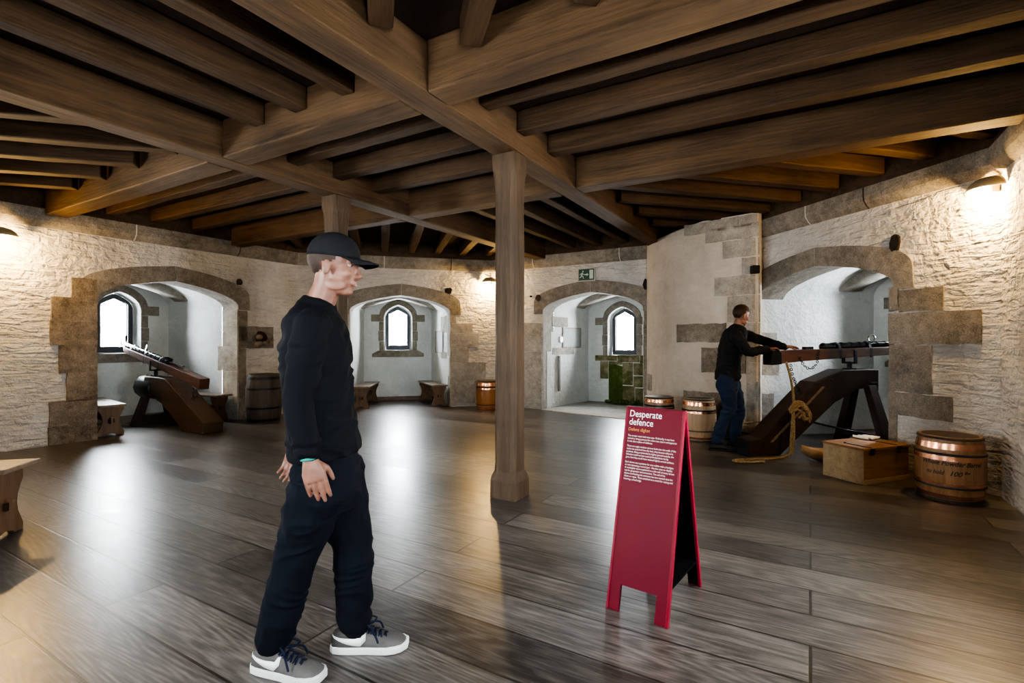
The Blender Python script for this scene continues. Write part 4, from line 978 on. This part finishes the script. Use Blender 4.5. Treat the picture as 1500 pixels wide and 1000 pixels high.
# ------------------------------------------------------------------ half dome wall lamps in the corners
WATT = {}
def lamp(i, j, z, label, out, power):
    c = corner(i, j); inn = -(NN[i] + NN[j]).normalized(); p = c + inn * out
    t = thing('wall_lamp', label, 'lamp', (p.x, p.y, z), ang_x(inn), 'half dome wall lamps')
    mb = MB(); rs = []
    for k in range(9):     # half dome, open below; local +x points into the room
        a = PI / 2 * k / 8
        rs.append([Vector((.165 * math.cos(a) * math.cos(-PI / 2 + PI * q / 20) , .165 * math.cos(a) * math.sin(-PI / 2 + PI * q / 20), .11 * math.sin(a))) for q in range(21)])
    mb.loft(rs, False, False, closed=False); o = mb.build('lamp_shade', M['shade'], t, True); so = o.modifiers.new('t', 'SOLIDIFY'); so.thickness = .006
    mb = MB(); mb.box(-out + .02, .012, -.02, .02, -.03, .08); mb.build('back_plate', M['shade'], t, False, .006)
    mb = MB(); mb.tube([(.0, 0, .05), (.06, 0, .05), (.075, 0, .03)], .014, 10); mb.build('lamp_holder', M['shade'], t, True)
    mb = MB(); mb.ell((.075, 0, -.005), (.034, .034, .042)); o = mb.build('bulb', M['bulb'], t, True); o.visible_shadow = True
    li = bpy.data.lights.new('lamp_glow', 'POINT'); li.energy = power; li.color = (1, .64, .24); li.shadow_soft_size = .05
    lo = bpy.data.objects.new('lamp_glow', li); COL.objects.link(lo); lo.location = p + inn * .085 + Vector((0, 0, z - .065))
lamp(4, 5, 2.68, 'cream half dome lamp glowing in the right wall corner', .075, 150)
lamp(2, 3, 2.58, 'cream half dome lamp glowing on the far wall behind the post', .12, 140)
lamp(0, 1, 2.60, 'cream half dome lamp at the left edge of the view', .24, 150)

# ------------------------------------------------------------------ people
def spine_loft(mb, sp, yaw, n=28, sq=.86):
    """sp: list of (point, half depth, half width); superelliptic sections square to the spine"""
    side = Vector((-math.sin(yaw), math.cos(yaw), 0)); rings = []; P = [Vector(p[0]) for p in sp]
    for i, (p, d, w) in enumerate(sp):
        t = (P[min(i + 1, len(P) - 1)] - P[max(i - 1, 0)]).normalized(); f = side.cross(t).normalized(); ring = []
        for k in range(n):
            a = 2 * PI * k / n; c, s = math.cos(a), math.sin(a)
            ring.append(P[i] + f * d * math.copysign(abs(c) ** sq, c) + side * w * math.copysign(abs(s) ** sq, s))
        rings.append(ring)
    mb.loft(rings)
def smooth_limb(mb, pts, rad, n=16, k=5, flat=1.0, side=None):
    P = catmull(pts, k); R_ = []
    for i in range(len(rad) - 1):
        for q in range(k): t = q / k; t = t * t * (3 - 2 * t); R_.append(rad[i] * (1 - t) + rad[i + 1] * t)
    R_.append(rad[-1]); mb.tube(P, R_, n, True, flat, side)
def hand(mb, wrist, d, palm, thumb, curl, s=1.0, tcurl=.5):
    """d: towards the fingers, palm: the way the palm faces, thumb: the side the thumb is on"""
    d = d.normalized(); th = (thumb - d * thumb.dot(d)).normalized(); pn = (palm - d * palm.dot(d) - th * palm.dot(th)).normalized()
    rings = []
    for x, w, t in ((-.025, .024, .020), (0, .026, .019), (.025, .034, .018), (.050, .041, .016), (.072, .041, .013), (.082, .038, .009)):
        c = wrist + d * x * s; rings.append([c + th * w * s * math.copysign(abs(math.cos(2 * PI * k / 16)) ** .8, math.cos(2 * PI * k / 16)) + pn * t * s * math.sin(2 * PI * k / 16) for k in range(16)])
    mb.loft(rings)
    for off, ln, sp, c0 in ((.0315, .084, .0, .9), (.0105, .094, -.01, 1.0), (-.0105, .088, -.02, 1.08), (-.0315, .070, -.03, 1.2)):
        p = wrist + d * (.072 - abs(off - .01) * .18) * s + th * off * s; a = 0; pts = [p - d * .02 * s, p]; dd = (d + th * sp).normalized()
        for f, cc in ((.44, .75), (.31, 1.0), (.25, .7)):
            a += curl * c0 * cc; p = p + (dd * math.cos(a) + pn * math.sin(a)) * ln * f * s; pts.append(p)
        mb.tube(pts, [.0094 * s, .0094 * s, .0090 * s, .0085 * s, .0074 * s], 10)
    p = wrist + d * .018 * s + th * .026 * s + pn * .006 * s; pts = [p - th * .012 * s]
    for ln, a, b in ((.036, .72, .25), (.032, .95, .25 + tcurl * .5), (.026, 1.05, .25 + tcurl)):
        v = (th * (1.1 - a) * 1.2 + d * a + pn * b).normalized(); p = p + v * ln * s; pts.append(p)
    mb.tube(pts, [.014 * s, .0115 * s, .0098 * s, .0078 * s], 10)
def head_parts(mb, c, Mh):
    """c: skull centre, Mh: columns forward, left, up"""
    P = lambda x, y, z: c + Mh @ Vector((x, y, z))
    E = lambda p, r: mb.ell(P(*p), r, Mh, 20, 14)
    E((-.008, 0, .030), (.097, .076, .092)); E((.030, 0, -.040), (.066, .061, .088)); E((.012, 0, -.070), (.066, .056, .052)); E((.062, 0, -.108), (.026, .030, .020)); E((.078, 0, .022), (.016, .050, .012))
    for s in (-1, 1):
        E((.058, s * .038, -.038), (.030, .022, .026)); E((.030, s * .050, -.085), (.045, .012, .026))
        mb.ell(P(-.004, s * .079, -.022), (.017, .009, .032), Mh @ Matrix.Rotation(R(-12 * s), 3, 'Z'), 12, 10)
    mb.tube([P(.086, 0, .004), P(.101, 0, -.022), P(.112, 0, -.042), P(.100, 0, -.052)], [.009, .010, .013, .010], 10); 
    for s in (-1, 1): E((.097, s * .011, -.046), (.012, .009, .008))
    E((.083, 0, -.074), (.015, .024, .014))
    for s in (-1, 1): E((.0745, s * .032, .009), (.013, .016, .009)); E((.072, s * .032, -.014), (.013, .016, .007))
    return P
def face_details(P, Mh, root):
    for s in (-1, 1):
        e = MB(); e.ell(P(.0725, s * .031, -.002), (.0122, .0122, .0095), Mh, 14, 10); eo = e.build('eye', M['eye'], root, True)
        ir = MB(); ir.ell(P(.0842, s * .0315, -.002), (.0018, .0055, .0055), Mh, 12, 8); ir.build('iris', M['iris'], eo, True)
        b = MB(); b.tube([P(.088, s * .012, .021), P(.088, s * .033, .026), P(.074, s * .052, .018)], [.004, .0045, .003], 8); b.build('eyebrow', M['hair'], root, True)
    l = MB(); l.tube([P(.084, -.021, -.073), P(.0955, 0, -.069), P(.084, .021, -.073)], [.003, .0052, .003], 8); l.tube([P(.083, -.018, -.078), P(.0945, 0, -.080), P(.083, .018, -.078)], [.003, .0055, .003], 8); l.build('mouth', M['lip'], root, True)
def hair_shell(P, root, cut, low=-.04):
    """short hair hugging the skull; cut(x,y,z) keeps a point"""
    bm = bmesh.new(); bmesh.ops.create_uvsphere(bm, u_segments=48, v_segments=32, radius=1)
    for v in bm.verts:
        a = noise.noise(v.co * 7) * .004; v.co = Vector((v.co.x * (.104 + a) - .010, v.co.y * (.083 + a), v.co.z * (.101 + a) + .030))
    bmesh.ops.delete(bm, geom=[v for v in bm.verts if not cut(*v.co)], context='VERTS')
    for v in bm.verts: v.co = P(*v.co)
    me = bpy.data.meshes.new('hair'); bm.to_mesh(me); bm.free(); return link('hair', me, M['hair'], root, True)
def shoe(root, loc, rz, boot=False, pitch=0, s=1.0):
    """local x to the toe, heel at -0.09"""
    t = bpy.data.objects.new('shoe', None); COL.objects.link(t); t.parent = root; t.location = loc; t.rotation_euler = (0, pitch, rz); t.scale = (s, s, s)
    ST = [(-.096, .020, .066), (-.088, .030, .082), (-.06, .037, .094), (-.02, .040, .100), (.02, .041, .098), (.05, .042, .088), (.09, .046, .072), (.13, .050, .060), (.165, .048, .052), (.190, .040, .044), (.205, .024, .036)]
    mb = MB(); rings = []
    for x, w, h in ST:
        r = []
        for k in range(13):
            a = PI * k / 12; r.append(Vector((x, -w * math.copysign(abs(math.cos(a)) ** .7, math.cos(a)), .022 + (h - .022) * math.sin(a) ** .8)))
        rings.append(r)
    mb.loft(rings); mb.build('upper', M['boot'] if boot else M['suede'], t, True)
    out = [(x, w + .006) for x, w, h in ST]; out[0] = (-.104, .018); out[-1] = (.214, .022)
    poly = [(a, -b) for a, b in out] + [(a, b) for a, b in reversed(out)]
    mb = MB(); mb.prism(poly, lambda a, b, d: Vector((a, b, d + max(0, a - .15) * .12)), 0, .030 if not boot else .024); mb.build('sole', M['boot'] if boot else M['rubber_white'], t, False, .006)
    lc = MB()
    for k in range(5):
        x = .035 + k * .020; h = .098 - k * .0085; w = .026
        lc.tube([(x, -w, h - .010), (x + .006, 0, h + .004), (x + .012, w, h - .012)], .0042, 6); lc.tube([(x + .012, -w, h - .012), (x + .006, 0, h + .005), (x, w, h - .010)], .0042, 6)
    if not boot:
        for sg in (-1, 1): lc.tube(catmull([(.03, 0, .105), (.045, sg * .03, .118), (.075, sg * .042, .105), (.06, sg * .03, .092), (.035, 0, .103)], 5), .0042, 6); lc.tube(catmull([(.03, 0, .104), (.05, sg * .02, .10), (.085, sg * .05, .085), (.10, sg * .056, .055)], 5), .004, 6)
    lc.build('laces', M['boot'] if boot else M['lace'], t, True)
    if not boot:
        def wid(x):
            for (xa, wa, ha), (xb, wb, hb) in zip(ST, ST[1:]):
                if xa <= x <= xb: f = (x - xa) / (xb - xa); return wa + (wb - wa) * f, ha + (hb - ha) * f
            return ST[-1][1], ST[-1][2]
        for sg in (-1, 1):
            mb = MB(); up, lo = [], []
            for k in range(15):      # the curved tick mark on the side
                u = k / 14; x = -.092 + .138 * u
                zl = .068 - .032 * math.sin(min(1, u * 1.15) * PI / 2) + (0 if u < .86 else .02 * (u - .86) / .14)
                th = .004 + .026 * min(1, u * 1.35) * (1 if u < .88 else 1.2)
                if u > .96: th *= .75
                for z, L_ in ((zl, lo), (zl + th, up)):
                    w, h = wid(x); zz = min(.98, max(.0, (z - .022) / (h - .022))); a = math.asin(zz ** 1.25); L_.append(Vector((x, sg * (w * abs(math.cos(a)) ** .7 + .0022), z)))
            mb.loft([lo, up], False, False, closed=False); o = mb.build('tick_mark', M['swoosh'], t, True); so = o.modifiers.new('t', 'SOLIDIFY'); so.thickness = .003; so.offset = 0
    return t
def local(root, L): return [Vector(p) - root for p in L]

# --- the walking man in the foreground
def walker():
    r = Vector((-.78, 2.13, 0)); t = thing('person', 'man in dark cap, navy jumper and jeans striding past in grey trainers', 'person', r)
    q = lambda px, py, Y: at(px, py, Y) - r
    yaw = 0
    sp_body = [(q(484, 690, 2.13), .095, .135), (q(478, 640, 2.13), .090, .130), (q(470, 590, 2.13), .092, .130), (q(465, 540, 2.13), .105, .145), (q(462, 500, 2.13), .100, .150), (q(462, 470, 2.13), .075, .150)]
    Mh = Matrix.Rotation(R(6), 3, 'Y')
    hc = q(490, 387, 2.13)
    body = MB(); spine_loft(body, sp_body, yaw)
    smooth_limb(body, [q(463, 470, 2.13), q(468, 447, 2.13), q(479, 420, 2.13), q(484, 400, 2.13)], [.075, .060, .056, .060])
    P = head_parts(body, hc, Mh)
    # near (right) arm swinging forward, far arm swinging back
    rs, re_, rw = q(455, 478, 1.945), q(438, 592, 1.89), q(452, 664, 1.91)
    ls, le, lw = q(468, 478, 2.315), q(456, 575, 2.37), q(432, 650, 2.40)
    for a in ((rs, re_, rw), (ls, le, lw)): smooth_limb(body, a, [.046, .036, .027])
    hd = Vector((.26, -.02, -.95)); hand(body, rw + hd.normalized() * .022, hd, Vector((-.1, 1, 0)), Vector((1, .25, .2)), .20, 1.06)
    hd2 = Vector((-.20, .05, -.97)); hand(body, lw + hd2.normalized() * .022, hd2, Vector((0, -1, 0)), Vector((1, -.2, 0)), .4, 1.0)
    rk, ra = q(437, 805, 2.085), q(405, 927, 2.075); lk, la = q(516, 800, 2.19), q(522, 912, 2.225)
    rh, lh = q(474, 690, 2.06), q(492, 690, 2.21)
    for a in ((rh, rk, ra), (lh, lk, la)): smooth_limb(body, a, [.080, .050, .040])
    for a, f in ((ra, Vector((.02, 0, -.11))), (la, Vector((.02, 0, -.10)))): smooth_limb(body, [a, a + f * .4 + Vector((0, 0, -.02)), a + f], [.036, .030, .020])
    me = remesh(body, 'person_body', .0036, 5); link('body', me, M['skin'], t, True)
    face_details(P, Mh, t)
    hair_shell(P, t, lambda x, y, z: (x < .035 and z > -.055 and not (x > -.03 and z < -.0)) )
    # jumper
    sw = MB()
    spine_loft(sw, [(q(478, 664, 2.13), .128, .182), (q(477, 652, 2.13), .130, .184), (q(475, 632, 2.13), .124, .172), (q(471, 600, 2.13), .120, .162), (q(466, 550, 2.13), .128, .170), (q(463, 505, 2.13), .125, .178), (q(462, 478, 2.13), .108, .180), (q(464, 460, 2.13), .085, .150), (q(467, 448, 2.13), .070, .085), (q(469, 440, 2.13), .062, .066)], yaw, 36)
    for a in ((rs, re_, rw), (ls, le, lw)):
        smooth_limb(sw, [a[0] + (Vector((0, .03, .012)) if a is not None and a[0].y < 0 else Vector((0, -.03, .012))), a[0].lerp(a[1], .35), a[1], a[1].lerp(a[2], .55), a[2]], [.068, .064, .054, .050, .042])
    me = remesh(sw, 'jumper', .006, 7, .010, 7, 3); link('jumper', me, M['sweater_navy'], t, True)
    # jeans
    jn = MB()
    spine_loft(jn, [(q(478, 645, 2.13), .098, .145), (q(480, 664, 2.13), .104, .155), (q(482, 690, 2.13), .116, .170), (q(484, 722, 2.13), .118, .172), (q(484, 742, 2.13), .095, .140)], yaw, 36)
    smooth_limb(jn, [rh + Vector((0, 0, .02)), q(455, 750, 2.07), rk, q(420, 868, 2.08), ra + Vector((-.010, 0, -.028))], [.112, .104, .082, .074, .068])
    smooth_limb(jn, [lh + Vector((0, 0, .02)), q(504, 745, 2.20), lk, q(519, 860, 2.21), la + Vector((-.012, 0, -.004))], [.112, .100, .080, .071, .068])
    me = remesh(jn, 'jeans', .006, 6, .012, 6, 11); link('jeans', me, M['denim_dark'], t, True)
    # cap
    cp = MB(); rs_ = []
    for k in range(9):
        a = PI / 2 * k / 8; ring = []
        for i in range(32):
            b = 2 * PI * i / 32; ring.append(P(-.006 + .110 * math.cos(a) * math.cos(b), .090 * math.cos(a) * math.sin(b), .026 + .108 * math.sin(a) ** .9))
        rs_.append(ring)
    cp.loft(rs_, False, True); co = cp.build('cap', M['capcloth'], t, True); so = co.modifiers.new('t', 'SOLIDIFY'); so.thickness = .004
    br = MB(); rr_ = []
    for k in range(13):
        b = R(-62) + R(124) * k / 12
        rr_.append([P(-.006 + .108 * math.cos(b), .089 * math.sin(b), .030), P(.020 + .125 * math.cos(b), .082 * math.sin(b), .028 - .010 * abs(math.sin(b))), P(.048 + .138 * math.cos(b), .080 * math.sin(b), .018 - .022 * math.sin(b) ** 2)])
    br.loft(rr_, False, False, closed=False); bo = br.build('cap_peak', M['capcloth'], co, True); so = bo.modifiers.new('t', 'SOLIDIFY'); so.thickness = .005
    # wrist band and trainers
    wb = MB(); wd = (rw - re_).normalized(); wb.tube([rw + wd * .004, rw + wd * .020], .034, 20, False); o = wb.build('wrist_band', M['teal'], t, True); so = o.modifiers.new('t', 'SOLIDIFY'); so.thickness = .005; o['label'] = 'teal wrist band'
    shoe(t, Vector((ra.x, ra.y - .005, 0)), R(-15), s=1.06); shoe(t, Vector((la.x, la.y, 0)), R(3), s=1.06)
    return t
walker()

# --- the man bending to the right-hand gun
def gunner():
    r = Vector((2.72, 6.35, 0)); t = thing('person', 'dark haired man in charcoal jumper and jeans leaning on the gun stock', 'person', r)
    q = lambda px, py, Y: at(px, py, Y) - r
    yaw = R(5)
    Mh = Matrix.Rotation(yaw, 3, 'Z') @ Matrix.Rotation(R(16), 3, 'Y')
    hc = q(1086, 461, 6.33)
    body = MB(); spine_loft(body, [(q(1066, 556, 6.35), .095, .135), (q(1067, 535, 6.35), .090, .130), (q(1070, 512, 6.35), .10, .14), (q(1075, 493, 6.35), .10, .15), (q(1079, 483, 6.35), .075, .15)], yaw)
    smooth_limb(body, [q(1079, 485, 6.35), q(1081, 477, 6.34), q(1084, 468, 6.33)], [.075, .060, .058])
    P = head_parts(body, hc, Mh)
    rs, re_, rw = q(1077, 490, 6.16), q(1096, 515, 6.06), q(1124, 511.5, 6.07)
    ls, le, lw = q(1085, 488, 6.53), q(1117, 499, 6.42), q(1148, 507.5, 6.16)
    for a in ((rs, re_, rw), (ls, le, lw)): smooth_limb(body, a, [.046, .036, .027])
    d1 = Vector((.98, .12, .12)); hand(body, rw + d1.normalized() * .022, d1, Vector((.1, 0, -1)), Vector((0, 1, -.1)), .42, 1.0)
    d2 = Vector((.97, .0, .05)); hand(body, lw + d2.normalized() * .022, d2, Vector((0, -.1, -1)), Vector((.1, -1, 0)), .30, 1.0)
    rh, lh = q(1064, 556, 6.26), q(1069, 556, 6.44)
    rk, ra = q(1068, 598, 6.24), q(1050, 640, 6.28); lk, la = q(1081, 600, 6.46), q(1077, 639, 6.52)
    for a in ((rh, rk, ra), (lh, lk, la)): smooth_limb(body, a, [.080, .050, .040])
    for a in (ra, la): smooth_limb(body, [a, a + Vector((.01, 0, -.04)), a + Vector((.02, 0, -.08))], [.034, .028, .018])
    me = remesh(body, 'person_body', .0046, 3); link('body', me, M['skin'], t, True)
    face_details(P, Mh, t)
    hair_shell(P, t, lambda x, y, z: (z > .055) or (x < .012 and z > -.02) or (x < -.03 and z > -.055) or (x > .012 and z > .048))
    sw = MB()
    spine_loft(sw, [(q(1066, 556, 6.35), .126, .182), (q(1066, 550, 6.35), .128, .184), (q(1067, 532, 6.35), .116, .165), (q(1070, 512, 6.35), .124, .168), (q(1075, 494, 6.35), .122, .178), (q(1078, 486, 6.35), .105, .178), (q(1080, 480, 6.345), .080, .13), (q(1081.5, 476, 6.34), .064, .07)], yaw, 36)
    for a in ((rs, re_, rw), (ls, le, lw)): smooth_limb(sw, [a[0].lerp(q(1077, 490, 6.35), .15), a[0].lerp(a[1], .35), a[1], a[1].lerp(a[2], .55), a[2]], [.068, .064, .054, .048, .040])
    me = remesh(sw, 'jumper', .007, 7, .009, 7, 5); link('jumper', me, M['sweater_grey'], t, True)
    jn = MB()
    spine_loft(jn, [(q(1066, 549, 6.35), .095, .142), (q(1066, 556, 6.35), .102, .152), (q(1066, 562, 6.35), .115, .168), (q(1066, 568, 6.35), .112, .165), (q(1067, 574, 6.35), .09, .13)], yaw, 36)
    smooth_limb(jn, [rh, q(1066, 577, 6.25), rk, q(1058, 620, 6.26), ra + Vector((0, 0, -.05))], [.108, .098, .078, .068, .066])
    smooth_limb(jn, [lh, q(1076, 577, 6.45), lk, q(1079, 620, 6.49), la + Vector((0, 0, -.05))], [.108, .098, .078, .068, .066])
    me = remesh(jn, 'jeans', .007, 6, .011, 6, 21); link('jeans', me, M['denim'], t, True)
    shoe(t, Vector((ra.x + .005, ra.y, 0)), R(-12), True); shoe(t, Vector((la.x + .005, la.y, 0)), R(4), True)
    return t
gunner()

# ------------------------------------------------------------------ daylight, view and camera
w = bpy.data.worlds.new('sky'); SC.world = w; w.use_nodes = True
bg = w.node_tree.nodes['Background']; bg.inputs['Color'].default_value = (.88, .95, 1.0, 1); bg.inputs['Strength'].default_value = 125.0
for i in (0, 5, 6, 7):
    s0, s1 = SR[i]; li = bpy.data.lights.new('window_daylight', 'AREA'); li.shape = 'RECTANGLE'; li.size = .60; li.size_y = 1.2; li.cycles.is_portal = True
    lo = bpy.data.objects.new('window_daylight', li); COL.objects.link(lo); lo.location = W(i, (s0 + s1) / 2, .5, 1.6); lo.rotation_euler = (-NN[i]).to_track_quat('-Z', 'Z').to_euler()
cam = bpy.data.cameras.new('camera'); cam.sensor_width = 36; cam.lens = F / 1500 * 36; cam.clip_start = .05
co = bpy.data.objects.new('camera', cam); COL.objects.link(co); co.location = (0, 0, H); co.rotation_euler = (PI / 2, 0, 0); SC.camera = co
SC.view_settings.view_transform = 'AgX'; SC.view_settings.look = 'AgX - High Contrast'; SC.view_settings.exposure = -0.40
cy = SC.cycles; cy.use_denoising = True; cy.max_bounces = 8; cy.diffuse_bounces = 5; cy.glossy_bounces = 4; cy.transparent_max_bounces = 8; cy.sample_clamp_indirect = 8.0; cy.caustics_reflective = False; cy.caustics_refractive = False
